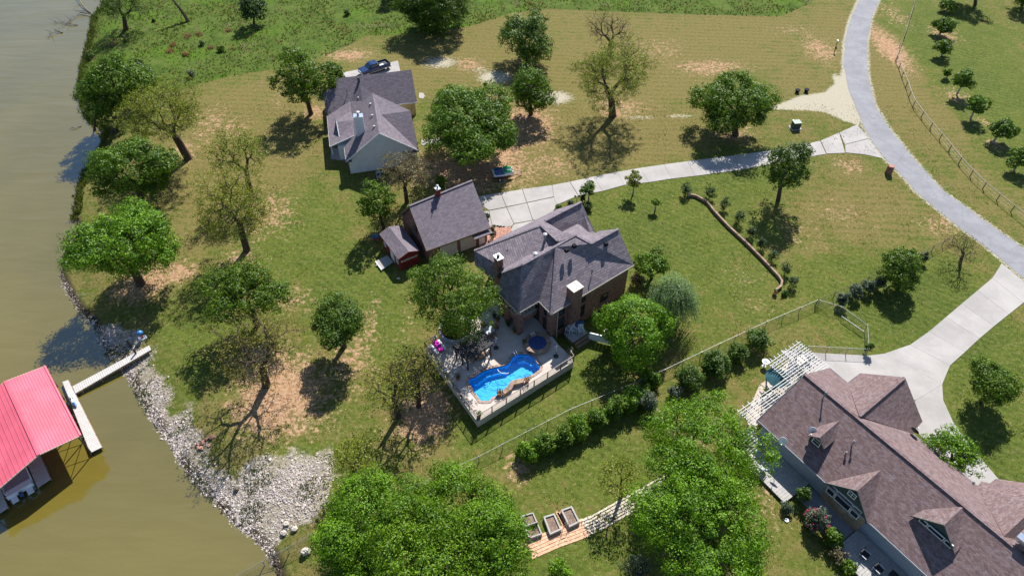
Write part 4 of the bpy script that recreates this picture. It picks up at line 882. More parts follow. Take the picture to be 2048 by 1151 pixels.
# patio furniture
def chair(p,rz,label,frame='cushion_brown',seat='cushion_brown',s=.62,back=.85,group=None,arm=True,name='patio_chair'):
    t=thing(name,p,label,'chair',group); M=Matrix.Translation(p)@Matrix.Rotation(rz,4,'Z')
    MB().box((0,0,.4),(s,s,.12),0,M).build('seat',seat,t); MB().box((0,s/2-.04,.4+(back-.4)/2+.06),(s,.09,back-.4),0,M).build('backrest',seat,t)
    for x in (-1,1):
        for y in (-1,1): MB().box((x*(s/2-.05),y*(s/2-.05),.17),(.05,.05,.34),0,M).build('leg',frame,t)
        if arm: MB().box((x*(s/2+.03),0,.6),(.07,s,.06),0,M).build('armrest',frame,t)
    return t
def table(p,rz,label,w=1.,l=1.,h=.72,top='fabric_grey',leg='metal_dark',name='patio_table',rnd=False):
    t=thing(name,p,label,'table'); M=Matrix.Translation(p)@Matrix.Rotation(rz,4,'Z')
    if rnd: MB().lathe(p+up*(h-.05),[(w/2,0),(w/2,.05),(.02,.06)],18).build('tabletop',top,t)
    else: MB().box((0,0,h-.03),(w,l,.06),0,M).build('tabletop',top,t)
    for x in (-1,1):
        for y in (-1,1): MB().box((x*w*.33,y*l*.33,(h-.06)/2),(.06,.06,h-.06),0,M).build('leg',leg,t)
    return t
tp=lev(*c2(1320,372),DZ+.7)*1.0; tp.z=DZ; table(tp,ANG,'grey square patio table near the brick piers',1.15,1.15)
for k,nm in enumerate(('facing the brick house','between the table and the planter','on the pool side','on the pergola side')):
    a=ANG+k*math.pi/2; chair(tp+Vector((math.cos(a),math.sin(a),0))*1.02,a-math.pi/2,'brown patio chair at the grey square table, '+nm,'metal_dark','cushion_brown')
pc=lev(958,712,DZ); table(pc,0,'round brown patio table under the black pergola',1.2,1.2,.7,'cushion_brown','metal_dark','round_table',True)
for k,(x,y,nm) in enumerate(((947,722,'facing the pool corner'),(961,716,'next to the pool coping'),(968,711,'beside the sunlit pergola post'),(945,703,'in the middle of the shade'),(965,698,'with a pink cushion'),(953,690,'at the planter side'))):
    p=lev(x,y,DZ); d=p-pc; chair(p,math.atan2(d.y,d.x)-math.pi/2,'brown chair under the black pergola, '+nm,'metal_dark','fabric_pink' if k==4 else 'cushion_brown')
for (x,y,lb) in ((972,703,'pale cushion box at the open side of the pergola'),(956,680,'pale cushion bench at the planter end of the pergola')): 
    p=lev(x,y,DZ); t=thing('cushion_box',p,lb,'box'); MB().box(p+up*.22,(.8,.7,.44),ANG).build('body','fabric_grey',t,bevel=.05); MB().box(p+up*.48,(.84,.74,.08),ANG).build('lid','trim_cream',t)
# daybed with pink cover
db=[lev(x,y,DZ+.35) for x,y in (c2(235,600),c2(330,560),c2(455,745),c2(370,790))]; cdb=sum(db,Vector())/4
t=thing('daybed',Vector((cdb.x,cdb.y,DZ)),'pool lounger with bright pink cover and pale side rails','lounger'); MB().prism(db,DZ+.12,DZ+.36).build('cushion','fabric_pink',t,bevel=.05)
for a,b in (((205,665),(345,830)),((350,570),(490,745))):
    p,q=lev(*c2(*a),DZ+.3),lev(*c2(*b),DZ+.3); MB().bar(p,q,.26,.16).build('side_rail','trim_white',t)
    for e in (p.lerp(q,.06),p.lerp(q,.94)): MB().box(Vector((e.x,e.y,DZ+.11)),(.12,.12,.22)).build('leg','trim_white',t)
MB().box(db[0].lerp(db[1],.5)+Vector((-.1,.3,.1)),(.8,.35,.15),ANG).build('headrest','trim_cream',t)
# round planter with tree
pc_=lev(*c2(680,330),DZ+.75); RPx=lev(908,640,0); plc=Vector((pc_.x,pc_.y,0))
rp_=thing('round_planter',plc,'raised round planter with grey curved wall around the pool tree','planter')
m=MB(); n=28; ro,ri=2.1,1.85
for z0,z1,a,b in ((0,DZ+.6,ri,ro),):
    vs=[(plc.x+r*math.cos(2*math.pi*k/n),plc.y+r*math.sin(2*math.pi*k/n),z) for z in (z0,z1) for r in (a,b) for k in range(n)]
    fs=[]
    for k in range(n):
        j=(k+1)%n; fs+=[(n+k,n+j,3*n+j,3*n+k),(2*n+k,3*n+k,3*n+j,2*n+j),(k,2*n+k,2*n+j,j)]
    m.add(vs,fs)
m.build('curved_wall','siding_grey',rp_); MB().lathe((plc.x,plc.y,0),[(ri+.02,0),(ri+.02,DZ+.35),(.1,DZ+.4)],24).build('soil','mulch',rp_)
# folded umbrellas on round bases
for (b,lb) in ((c2(1460,722),'folded pale umbrella on a round base beside the pergola'),(c1(972,972),'folded grey umbrella on a round base beside the spa')):
    p=lev(*b,DZ); t=thing('patio_umbrella',p,lb,'umbrella'); MB().lathe(p,[(.32,0),(.32,.06),(.08,.12)],14).build('base','metal_dark',t); MB().tube([p+up*.1,p+up*1.9],.025,6).build('pole','metal_dark',t)
    m=MB(); n=10
    for k in range(n):
        a=2*math.pi*k/n; r=.34 if k%2 else .2; m.add([p+up*1.95,p+Vector((math.cos(a)*r,math.sin(a)*r,1.5)),p+Vector((math.cos(a+.6)*.12,math.sin(a+.6)*.12,1.55))],[(0,1,2)])
    m.lathe(p+up*1.1,[(.09,0),(.13,.3),(.10,.7),(.03,.9)],10); m.build('folded_canopy','fabric_grey',t)
def pot(p,label,r=.25,h=.45,plant='leaf_mid',pr=.38,mat='terracotta',seed=0,nl=160):
    t=thing('potted_plant',p,label,'potted plant'); MB().lathe(p,[(r*.7,0),(r,h*.85),(r*1.08,h*.86),(r*1.08,h),(r*.9,h)],12).build('pot',mat,t)
    leaf_obj('foliage',blob_leaves(np.random.default_rng(seed),p+up*(h+pr*.75),(pr,pr,pr*1.0),nl,.13),plant,t); return t
# wooden stoop with rocking chairs
sd_=[lev(x,y,.75) for x,y in ((1128,667),(1145.5,684.5),(1176,665),(1158,649))]; sc0=sum(sd_,Vector())/4
t=thing('chair_deck',Vector((sc0.x,sc0.y,0)),'small raised plank deck with steps below the brick chimney','deck')
for k in range(13): a,b=(k+.04)/13,(k+.96)/13; MB().prism([sd_[0].lerp(sd_[3],a),sd_[1].lerp(sd_[2],a),sd_[1].lerp(sd_[2],b),sd_[0].lerp(sd_[3],b)],.68,.75).build('plank','wood_grey',t)
MB().prism(inset(sd_,.06),0,.67).build('skirt','wood_brown',t); 
u1=(sd_[1]-sd_[0]).normalized(); u2=(sd_[2]-sd_[1]).normalized(); o2=u2.cross(up)
for k in range(2): MB().prism([sd_[1]+o2*(.04+.4*k)+u2*.2,sd_[2]+o2*(.04+.4*k),sd_[2]+o2*(.4+.4*k),sd_[1]+o2*(.4+.4*k)+u2*.2],0,.5-.25*k).build('step','wood_brown',t); 
def rocker(p,rz,label):
    t=thing('rocking_chair',p,label,'chair'); M=Matrix.Translation(p)@Matrix.Rotation(rz,4,'Z')
    MB().box((0,0,.42),(.62,.58,.06),0,M).build('seat','fabric_grey',t)
    for x in (-.3,.3):
        m=MB(); m.tube([M@Vector((x,-.5,.12)),M@Vector((x,-.2,.03)),M@Vector((x,.2,.03)),M@Vector((x,.6,.16))],.03,5); m.build('rocker','white_plastic',t)
        MB().bar(M@Vector((x,-.27,.05)),M@Vector((x,-.27,.65)),.05,.05).build('leg','white_plastic',t); MB().bar(M@Vector((x,.25,.05)),M@Vector((x,.42,1.1)),.05,.05).build('leg','white_plastic',t); MB().bar(M@Vector((x,-.32,.66)),M@Vector((x,.3,.68)),.08,.04).build('armrest','white_plastic',t)
    for k in range(5): MB().bar(M@Vector((-.22+.11*k,.27,.45)),M@Vector((-.22+.11*k,.42,1.08)),.06,.025).build('back_slat','white_plastic',t)
    MB().bar(M@Vector((-.32,.42,1.1)),M@Vector((.32,.42,1.1)),.07,.08).build('top_rail','white_plastic',t)
for x,y,rz,lb in ((1146,664,.5,'white rocking chair on the plank deck next to the step edge'),(1155,659,.9,'white rocking chair on the plank deck with grey cushion'),(1137,663,-.6,'white rocking chair on the plank deck close to the chimney wall'),(1162,665,.2,'white rocking chair on the plank deck beside the white panel')): p=lev(x,y,.75); rocker(p,rz,lb)
p=lev(1158,655,.75); t=thing('covered_grill',p,'grill under a blue grey cover on the plank deck','grill'); MB().box(p+up*.5,(1.2,.6,1.),.6).build('cover','dark_blue',t,bevel=.1); MB().box(p+up*1.03,(.9,.5,.12),.6).build('hood','dark_blue',t,bevel=.05)
a,b=lev(1179.3,679.5,0),lev(1221,690,0); t=thing('screen_panel',(a+b)/2*1.0,'white solid vinyl fence panel beside the round green tree','fence')
n=6
for k in range(n): p,q=a.lerp(b,(k+.02)/n),a.lerp(b,(k+.98)/n); MB().bar(p+up*.72,q+up*.72,.04,1.2).build('board','white_plastic',t)
for k in (0,1): p=a.lerp(b,k); MB().box(p+up*.72+(a-b).normalized()*(.08 if k==0 else -.08),(.12,.12,1.45),.3).build('post','white_plastic',t)
MB().bar(a+up*1.36,b+up*1.36,.1,.08).build('top_rail','white_plastic',t)
q=lev(1213,668,0); t=thing('heat_pump',q,'white outdoor unit behind the vinyl panel','air conditioner'); MB().box(q+up*.4,(.9,.6,.8),.4).build('case','white_plastic',t,bevel=.03); MB().lathe(q+up*.8,[(.26,0),(.26,.03),(.05,.04)],10).build('fan_grille','metal_dark',t)
# ================================================================ GARDEN: beds, walls, fences
def bed(P,label,h=.5,w=.16,div=False):
    c=sum(P,Vector())/4; t=thing('raised_bed',Vector((c.x,c.y,0)),label,'planter'); I=[Vector((q.x,q.y,0)) for q in inset(P,w)]
    for i in range(4):
        a,b=P[i],P[(i+1)%4]; ia,ib=I[i],I[(i+1)%4]; e=(b-a).normalized()*.005
        MB().prism([a+e,b-e,ib-e,ia+e],0,h).build('side_board','wood_grey',t)
    MB().prism([q for q in inset(P,w+.01)],0,h-.14).build('soil','soil',t)
    if div: a,b=P[0].lerp(P[3],.5),P[1].lerp(P[2],.5); MB().bar(a+up*(h*.5)*0+Vector((0,0,0)),b,.09,.5).build('divider','wood_grey',t)
    return t
z=.5
bed([lev(x,y,z) for x,y in ((1086.5,1032),(1109,1025),(1123.5,1057.5),(1100,1068))],'grey timber raised bed of bare soil, middle one of three beside the path')
bed([lev(x,y,z) for x,y in ((1121.5,1018.5),(1143.7,1010.5),(1160,1042.5),(1138.5,1053))],'grey timber raised bed of bare soil, end one nearest the white path stones')
bd=bed([lev(x,y,z) for x,y in ((1040,1031),(1066.5,1023),(1084.5,1066.5),(1058,1076))],'divided grey timber raised bed with seedlings beside the large lime green tree',.5,.12,True)
p,q=lev(1126,1056,.1),lev(1137,1052,.1); t=thing('garden_arch',(p+q)/2,'small bent wire hoop between two raised garden beds','hoop')
MB().tube([p,p+up*.9,p+up*1.1+(q-p)*.15,q+up*1.1-(q-p)*.15,q+up*.9,q],.03,6).build('hoop','wood_brown',t); MB().tube([p+up*.6,q+up*.6],.02,5).build('crossbar','wood_brown',t)
rr=random.Random(12)
for i in range(11):
    for k in range(2): c=lev(1112.5,1023,0).lerp(lev(1130,1056,0),(i+.5)/11)+Vector((k*.36+.1,0,.02)); MB().box(c,(.33,.30,.06),-.6+rr.uniform(-.1,.1)).build('paver','paver_pink',pth)
# low curved retaining wall in the lawn
lw=[lev(x,y,.3) for x,y in ((1374,389),(1391,391),(1414,403.5),(1427,421),(1457,453),(1491,484),(1524,517),(1540,534),(1556,551),(1564,562),(1562,572),(1549,582))]
wl=thing('garden_wall',Vector((lw[4].x,lw[4].y,0)),'low curved wall of tan stone blocks crossing the lawn','wall')
C=resample([(p.x,p.y) for p in lw],66); rr=random.Random(5)
for i in range(65):
    a,b=C[i],C[i+1]; d=math.atan2(b.y-a.y,b.x-a.x); L=(b-a).length; c=(a+b)/2
    for k in range(2): MB().box((c.x,c.y,.13+.2*k+.0),(L-.03,.22+rr.uniform(-.02,.02),.19),d).build('stone_block','stone_tan' if rr.random()<.5 else 'rock_red',wl,uv=True)
    MB().box((c.x,c.y,.47),(L-.02,.27,.06),d).build('cap_stone','flagstone',wl)
def chainlink(root,P,h=1.2,rail='galvanised',span=3.0,postm='galvanised',net=True):
    """P: world points along the base"""
    for a,b in zip(P,P[1:]):
        L=(b-a).length; n=max(1,round(L/span)); d=(b-a)/n
        for i in range(n):
            p,q=a+d*i,a+d*(i+1); MB().tube([p,p+up*(h+.04)],.045,6).build('post',postm,root); u=d.normalized()*.05
            MB().tube([p+u+up*h,q-u+up*h],.021,6).build('top_rail',rail,root)
            if net:
                o=MB().add([p+u+up*.05,q-u+up*.05,q-u+up*(h-.03),p+u+up*(h-.03)],[(0,1,2,3)]).build('wire_panel','wire_mesh',root,uv=True)
    MB().tube([P[-1],P[-1]+up*(h+.04)],.045,6).build('post',postm,root)
def fl(L,z=1.2): 
    out=[]
    for x,y in L: p=lev(x,y,z); g_=float(th(p.x,p.y)); p=lev(x,y,z+g_); p.z=g_; out.append(p)
    return out
F1_=thing('boundary_fence',lev(1400,715,0),'galvanised wire fence between the two gardens running to the lake','fence')
chainlink(F1_,fl([(475,1149),(622,1068),(800,985),(957,912),(1140,818),(1270,764),(1330,738),(1440,686),(1535,642),(1635,600)]))
F2_=thing('tan_rail_fence',lev(1750,560,0),'wire fence with tan top rail behind the grey shrubs near the road','fence')
chainlink(F2_,fl([(1637,599),(1740,552),(1870,490),(1912,468)]),1.2,'wood_brown',3.0,'wood_brown')
F3_=thing('kennel_fence',lev(1690,650,0),'galvanised wire enclosure beside the neighbour driveway','fence')
chainlink(F3_,fl([(1640,600.5),(1683,613),(1735,650),(1738,698),(1617,692)]),1.25,'galvanised',2.6)
a,b=fl([(1683,632),(1728,663)],.6); MB().bar(a+up*.6,b+up*.6,.05,.1).build('brace_rail','galvanised',F3_)
F4_=thing('side_fence',lev(1330,850,0),'short wire fence run from the hedge end towards the large lime tree','fence'); chainlink(F4_,fl([(1312,815),(1350,856)]),1.2)
F5_=thing('patio_fence',lev(1460,850,0),'low dark rail fence beside the white pergola corner','fence'); chainlink(F5_,fl([(1400,842),(1497,848)]),1.,'metal_dark',1.6,'metal_dark')
# roadside fence
rf=thing('roadside_fence',lev(1850,250,0),'timber post and single rail fence along the country lane','fence')
P=fl([(1838,-30),(1831,0),(1822,30),(1812.7,60),(1803,85),(1796,110),(1802.7,125),(1808.7,143),(1816.7,162),(1823,182),(1831.5,201),(1848,223),(1866,245),(1885,267),(1904,290),(1924,315),(1947,340),(1973,365),(2001,388),(2030,411),(2062,436)],1.25)
for i,p in enumerate(P): MB().tube([p,p+up*1.3],.075,7).build('post','wood_brown',rf)
for i,(p,q) in enumerate(zip(P,P[1:])):
    MB().tube([p+up*1.25,q+up*1.25],.05,6).build('top_rail','wood_brown' if i<5 else 'wood_grey',rf)
    for z in (.35,.8): MB().tube([p+up*z,q+up*z],.008,3).build('wire','galvanised',rf)
# utility box, mailboxes, pots
p=lev(1590,256,0); t=thing('utility_box',p,'green metal utility cabinet standing in the lawn by the drive','utility box'); MB().box(p+up*.05,(1.9,1.5,.1),.15).build('pad','concrete',t); MB().box(p+up*.65,(1.25,1.1,1.1),.15).build('cabinet','utility_dark',t); MB().box(p+up*1.24,(1.35,1.2,.1),.15).build('lid','utility_green',t); MB().tube([p+Vector((-.2,1.2,0)),p+Vector((-.2,1.2,.9))],.1,8).build('marker_post','white_plastic',t)
p=lev(1776,347,0); t=thing('brick_mailbox',p,'brick pillar mailbox at the end of the concrete drive','mailbox')
MB().box(p+up*.7,(.75,.75,1.4),.35).build('pillar','brick_red',t,uv=True); MB().prism([(p.x+a,p.y+b) for a,b in ((-.45,-.3),(.3,-.48),(.47,.3),(-.28,.47))],1.4,1.5).build('cap','rock_red',t); MB().box(p+Vector((.42,.15,1.05)),(.1,.28,.32),.35).build('letter_door','metal_dark',t)
for i,(x,y,lb) in enumerate(((1672,92,'black mailbox on a post beside the gravel shoulder, white topped'),(1668,106,'black mailbox on a post beside the gravel shoulder, dark topped'))):
    p=lev(x,y,0); t=thing('post_mailbox',p,lb,'mailbox'); MB().box(p+up*.5,(.1,.1,1.)).build('post','wood_black',t); MB().box(p+up*1.1,(.3,.6,.28)).build('box','white_plastic' if i==0 else 'metal_black_paint',t,bevel=.08); MB().box(p+Vector((.17,.1,1.2)),(.02,.15,.12)).build('flag','red_cap',t)
for x,y,lb in ((1594,185,'dark pot beside the gravel track'),(1612,184,'second dark pot beside the gravel track, at the lawn end')): p=lev(x,y,0); t=thing('garden_pot',p,lb,'pot'); MB().lathe(p,[(.3,0),(.42,.5),(.46,.52),(.46,.6),(.38,.6)],12).build('pot','metal_black_paint',t); MB().lathe(p,[(.37,.5),(.36,.56)],12).build('soil','soil',t)
p=lev(1153,407,0); t=thing('garden_lamp',p,'black twin headed post lamp by the brick house corner','lamp'); MB().tube([p,p+up*1.3],.04,6).build('post','metal_dark',t)
for s in (-.3,.3): MB().lathe(p+Vector((s,0,1.2)),[(.08,0),(.16,.3),(.05,.42)],8).build('lantern','metal_dark',t)
MB().bar(p+Vector((-.3,0,1.2)),p+Vector((.3,0,1.2)),.04,.04).build('cross_arm','metal_dark',t)
# ================================================================ NEIGHBOUR PATIO
def n5(x,y): return (1460+x/5.754,670+y/5.754)
wz=2.7; wpz=thing('white_pergola',lev(1560,770,0),'white slatted pergola attached to the rust roofed house','pergola')
for k in range(8): MB().bar(lev(*n5(435+25*k,335+21*k),wz),lev(*n5(810+25*k,76+21*k),wz),.055,.14).build('slat','wood_white',wpz)
for j in range(8):
    k=8+j; L=lev(*n5(85+25*j,885+22*j),wz); Rr=lev(*n5(810+25*k,76+21*k+4),wz); 
    tmax=1.
    for s in range(100):    # stop at the house wall
        q=L.lerp(Rr,s/99.)
        if (q-eL).dot(NA)>.45 and (q-eL).dot(NB)>.3: tmax=max(.1,(s-1)/99.); break
    MB().bar(L,L.lerp(Rr,tmax),.055,.14).build('slat','wood_white',wpz)
    if tmax<.7:
        for s in range(99,0,-1):
            q=L.lerp(Rr,s/99.)
            if (q-eL).dot(NA)>.3 and (q-eL).dot(NB)<16: break
sd0=(lev(*n5(810,76),wz)-lev(*n5(435,335),wz)).normalized(); rdv=(lev(*n5(985,223),wz)-lev(*n5(810,76),wz)).normalized()
A0=lev(*n5(435,335),wz); B0=lev(*n5(85,885),wz)
LA=(lev(*n5(810,76),wz)-A0).length; LB=5.2
for s in range(9): p=A0+sd0*(.25+s*(LA-.5)/8); MB().bar(p-rdv*.45-up*.14,p+rdv*3.4-up*.14,.06,.14).build('rafter','wood_white',wpz)
for s in range(7): p=B0+sd0*(.3+s*LB/6); MB().bar(p-rdv*.35-up*.14,p+rdv*(2.6)-up*.14,.06,.14).build('rafter','wood_white',wpz)
for p in (A0+rdv*.4+sd0*.4,A0+rdv*.4+sd0*(LA-.4),A0+rdv*3.2+sd0*.5,B0+rdv*.4+sd0*.4,B0+rdv*.4+sd0*4.6): MB().box((p.x,p.y,wz/2-.12),(.14,.14,wz-.25),.6).build('post','wood_white',wpz)
for p,L in ((A0+rdv*.4,LA),(A0+rdv*2.4,LA),(B0+rdv*.4,LB+.5)): MB().bar(p-up*.29,p+sd0*L-up*.29,.1,.16).build('beam','wood_white',wpz)
pn=thing('patio',lev(1570,770,0),None,None,kind='structure')
plain('patio_tan',(.40,.33,.27),.2,1.2,.9,.2)
for i,P in enumerate(([(1520,768),(1545,752),(1600,700),(1650,722),(1600,752),(1560,792)],[(1490,835),(1519,769),(1559,793),(1514,850),(1500,855)])): MB().prism([lev(x,y,0) for x,y in P],-.03,.04+.002*i).build('slab','patio_tan',pn)
p=lev(1546,775,0); t=thing('patio_umbrella',p,'dark teal market umbrella beside the white pergola','umbrella'); MB().tube([p,p+up*2.4],.04,6).build('pole','wood_brown',t); MB().lathe(p,[(.4,0),(.4,.08),(.06,.12)],12).build('base','metal_dark',t)
plain('teal_cloth',(.02,.07,.085),.2,2,.85,.2); m=MB(); n=8; vs=[p+up*2.5]+[p+Vector((1.5*math.cos(2*math.pi*k/n),1.5*math.sin(2*math.pi*k/n),2.0)) for k in range(n)]; m.add(vs,[(0,1+k,1+(k+1)%n) for k in range(n)]); o=m.build('canopy','teal_cloth',t); s_=o.modifiers.new('t','SOLIDIFY'); s_.thickness=.03
p=lev(1528,731,0); t=thing('bird_bath',p,'white stone bird bath on the grass beside the pergola','bird bath'); MB().lathe(p,[(.25,0),(.1,.1),(.09,.65),(.42,.8),(.45,.86),(.36,.84),(.05,.8)],16).build('bowl','white_plastic',t); MB().lathe(p+up*.815,[(.34,0),(.3,.01)],14).build('water','pool_tile',t)
tb=lev(1598,727,0); table(tb,.7,'white garden table under the slatted white pergola',1.5,.95,.73,'trim_cream','wood_white')
for k,(dx,dy,lb) in enumerate(((1.,.3,'at the house end'),(-1.,-.3,'at the umbrella end'),(.2,.9,'on the driveway side'),(-.2,-.95,'on the house wall side'))): chair(tb+Vector((dx,dy,0)),math.atan2(dy,dx)-math.pi/2,'pale chair at the white garden table, '+lb,'wood_white','fabric_grey')
p=lev(1580,745,0); t=thing('storage_bench',p,'grey cushion bench under the white pergola','bench'); MB().box(p+up*.25,(1.5,.6,.5),.7).build('base','wood_brown',t); MB().box(p+up*.55,(1.5,.6,.12),.7).build('cushion','fabric_grey',t,bevel=.04)
# neighbour plank decks along the garden side
def plankdeck(P,label,n,z=.35,nm='plank_deck'):
    c=sum(P,Vector())/len(P); t=thing(nm,Vector((c.x,c.y,0)),label,'deck')
    for k in range(n): a,b=(k+.03)/n,(k+.97)/n; MB().prism([P[0].lerp(P[3],a),P[1].lerp(P[2],a),P[1].lerp(P[2],b),P[0].lerp(P[3],b)],z-.05,z).build('plank','wood_grey',t)
    MB().prism(inset(P,.08),0,z-.055).build('joist_frame','wood_brown',t); return t
ew=lambda s,o,z=.35: Vector((eL.x,eL.y,z))+NA*s+NB*o
plankdeck([ew(-.6,.5),ew(-.6,-3.2),ew(7.6,-3.4),ew(7.6,.5)],'weathered grey plank deck under the long house eave, upper one',26)
plankdeck([ew(13.6,.5),ew(13.6,-3.4),ew(21.5,-3.4),ew(21.5,.5)],'weathered grey plank deck with two dark chairs, lower one',26)
MB().prism([ew(7.7,.45),ew(7.7,-1.7),ew(13.5,-1.7),ew(13.5,.45)],-.03,.06).build('slab','asphalt_pale',pn)
chair(ew(15.6,-1.5),R(-55)+1.6,'dark patio chair with pale trim on the lower plank deck, by the planting bed','fabric_grey','seat_black',.75,.9); chair(ew(17.2,-1.6),R(-55)+1.5,'dark patio chair with pale trim on the lower plank deck, towards the deck corner','fabric_grey','seat_black',.75,.9)
table(ew(18.6,-.9),R(-55),'dark low table against the wall on the lower plank deck',1.2,.8,.5,'seat_black')
p=ew(2.0,-2.5); chair(p,2.,'pale lounge chair on the upper plank deck','fabric_grey','trim_cream',.7,.8); chair(ew(3.9,-2.6),2.4,'grey chair beside the lounge chair on the upper plank deck','fabric_grey','fabric_grey',.65,.8)
for x,y,lb in ((1573,1040,'white lawn disc in the grass south of the upper plank deck'),): p=lev(x,y,0); t=thing('well_cap',p,lb,'cap'); MB().lathe(p,[(.22,0),(.22,.12),(.05,.16)],12).build('cap','white_plastic',t)
# ================================================================ VEHICLES
# pickup
pf,prr=lev(722,155,0),lev(776,137,0); d=(pf-prr).normalized(); cpk=(pf+prr)/2+Vector((0,.6,0)); rz=math.atan2(d.y,d.x)
tk=thing('pickup_truck',Vector((cpk.x,cpk.y,.06)),'navy blue crew cab pickup truck parked on the concrete pad','truck'); M=Matrix.Translation(Vector((cpk.x,cpk.y,.06)))@Matrix.Rotation(rz,4,'Z')
def prof(pts,w,mat,name,parent,y0=0.,bev=.05,tw=1.):
    """side profile in x-z, extruded across y, upper points narrowed by tw"""
    zs=[p[1] for p in pts]; z0,z1=min(zs),max(zs); n=len(pts); vs=[]
    for s in (-1,1):
        for x,z in pts: k=1-(1-tw)*(z-z0)/(z1-z0) if z1>z0 else 1; vs.append(M@Vector((x,y0+s*w/2*k,z)))
    m=MB().add(vs,[tuple(range(n))[::-1],tuple(range(n,2*n))]+[(i,(i+1)%n,n+(i+1)%n,n+i) for i in range(n)]); return m.build(name,mat,parent,bevel=bev)
prof([(-3.0,.5),(3.0,.45),(3.05,.85),(2.95,1.12),(1.75,1.22),(-.75,1.24),(-.75,.95),(-3.0,.95)],1.98,'navy_paint','body',tk)
prof([(1.72,1.2),(.95,1.86),(.6,1.92),(-.55,1.92),(-.82,1.2)],1.86,'navy_paint','cab',tk,0,.08,.84)
prof([(1.66,1.26),(1.0,1.80),(.93,1.77),(1.56,1.25)],1.66,'window_glass','windscreen',tk,0,.0,.86)
for s in (-1,1):
    prof([(1.35,1.3),(.85,1.76),(-.5,1.78),(-.7,1.3)],.06,'window_glass','side_window',tk,s*.86,0,1.); prof([(-3.,.95),(-.78,.95),(-.78,1.30),(-3.,1.28)],.10,'navy_paint','bed_side',tk,s*.94); prof([(-3.0,.42),(2.9,.38),(2.9,.55),(-3.0,.58)],.05,'tan_paint','lower_trim',tk,s*1.0,0)
    MB().box((3.03,s*.72,.85),(.08,.36,.2),0,M).build('headlight','white_plastic',tk); MB().box((-3.02,s*.88,1.05),(.06,.14,.35),0,M).build('tail_light','red_cap',tk); MB().box((1.25,s*1.1,1.3),(.12,.22,.18),0,M).build('mirror','metal_black_paint',tk)
    for x in (1.95,-1.85):
        w=MB().tube([M@Vector((x,s*.78,.40)),M@Vector((x,s*1.02,.40))],.40,16).build('wheel','rubber',tk); MB().tube([M@Vector((x,s*.95,.40)),M@Vector((x,s*1.04,.40))],.23,12).build('rim','steel_bright',w,origin=wloc(w))
prof([(-3.0,.95),(-2.92,.95),(-2.92,1.28),(-3.0,1.28)],1.8,'navy_paint','tailgate',tk); MB().box((-1.85,0,.955),(2.1,1.72,.03),0,M).build('bed_liner','seat_black',tk); MB().box((3.1,0,.55),(.15,1.9,.22),0,M).build('bumper','steel_bright',tk); MB().box((-3.08,0,.55),(.15,1.9,.2),0,M).build('bumper','steel_bright',tk)
MB().box((3.06,0,.88),(.05,1.0,.26),0,M).build('grille','steel_bright',tk); MB().box((-1.3,.5,1.05),(.9,.5,.16),.2,M).build('tool_box','white_plastic',tk)
# jet skis on trailer
tr0,tr1=lev(985,355,0),lev(1049,347,0); d=(tr1-tr0).normalized(); rz=math.atan2(d.y,d.x); M=Matrix.Translation(tr0)@Matrix.Rotation(rz,4,'Z')
tr=thing('boat_trailer',tr0,'black two place jet ski trailer on the grass','trailer'); LT=(tr1-tr0).length
for s in (-1,1): MB().bar(M@Vector((0,s*.95,.5)),M@Vector((2.8,s*.95,.5)),.08,.08).build('side_beam','metal_dark',tr); MB().bar(M@Vector((2.8,s*.95,.5)),M@Vector((LT-.3,0,.48)),.08,.08).build('tongue_arm','metal_dark',tr); w=MB().tube([M@Vector((1.0,s*1.08,.28)),M@Vector((1.0,s*1.28,.28))],.28,14).build('wheel','rubber',tr); MB().tube([M@Vector((1.0,s*1.2,.28)),M@Vector((1.0,s*1.3,.28))],.15,10).build('rim','white_plastic',w,origin=wloc(w)); MB().box((1.,s*1.2,.6),(.8,.3,.05),0,M).build('fender','metal_dark',tr)
for x in (.1,1.,2.6): MB().bar(M@Vector((x,-.95,.5)),M@Vector((x,.95,.5)),.07,.07).build('cross_beam','metal_dark',tr)
MB().tube([M@Vector((LT-.5,0,0)),M@Vector((LT-.5,0,.8))],.04,6).build('jack','galvanised',tr)
for s in (-.5,.5):
    o=Vector((.1,s*1.02,.56)); t=thing('jet_ski',M@(o+Vector((1.6,0,0))),'green and white jet ski with blue hull on the trailer, '+('house side' if s<0 else 'meadow side'),'jet ski')
    S=[(0,.42,.45),(.25,.5,.5),(1.2,.52,.52),(2.2,.46,.6),(2.9,.26,.66),(3.25,.04,.62)]
    m=MB(); n=8; vs=[]
    for x,w_,h in S:
        for k in range(n):
            a=math.pi*2*k/n; y=math.cos(a)*w_; zz=.28+math.sin(a)*.28 if math.sin(a)<0 else .28+math.sin(a)*(h-.28); vs.append(M@(o+Vector((x,y,zz))))
    fs=[(i*n+k,i*n+(k+1)%n,(i+1)*n+(k+1)%n,(i+1)*n+k) for i in range(len(S)-1) for k in range(n)]+[tuple(range(n))[::-1],tuple(range((len(S)-1)*n,len(S)*n))]
    m.add(vs,fs).build('hull','white_plastic',t,smooth=True)
    q=lambda a,b,c:M@(o+Vector((a,b,c)))
    MB().tube([q(.15,0,.55),q(.9,0,.72),q(1.6,0,.66)],[.2,.24,.16],8).build('saddle','dark_blue',t); MB().tube([q(1.75,0,.6),q(2.3,0,.72),q(3.0,0,.6)],[.26,.3,.12],8).build('hood','green_paint',t,smooth=True)
    MB().bar(q(1.8,-.4,.98),q(1.8,.4,.98),.06,.06).build('handlebar','metal_black_paint',t); MB().tube([q(1.95,0,.65),q(1.8,0,.98)],.08,6).build('steering_column','metal_black_paint',t)
    for y in (-.36,.36): MB().bar(q(.3,y,.5),q(1.7,y,.52),.22,.06).build('footwell','blue_plastic',t)
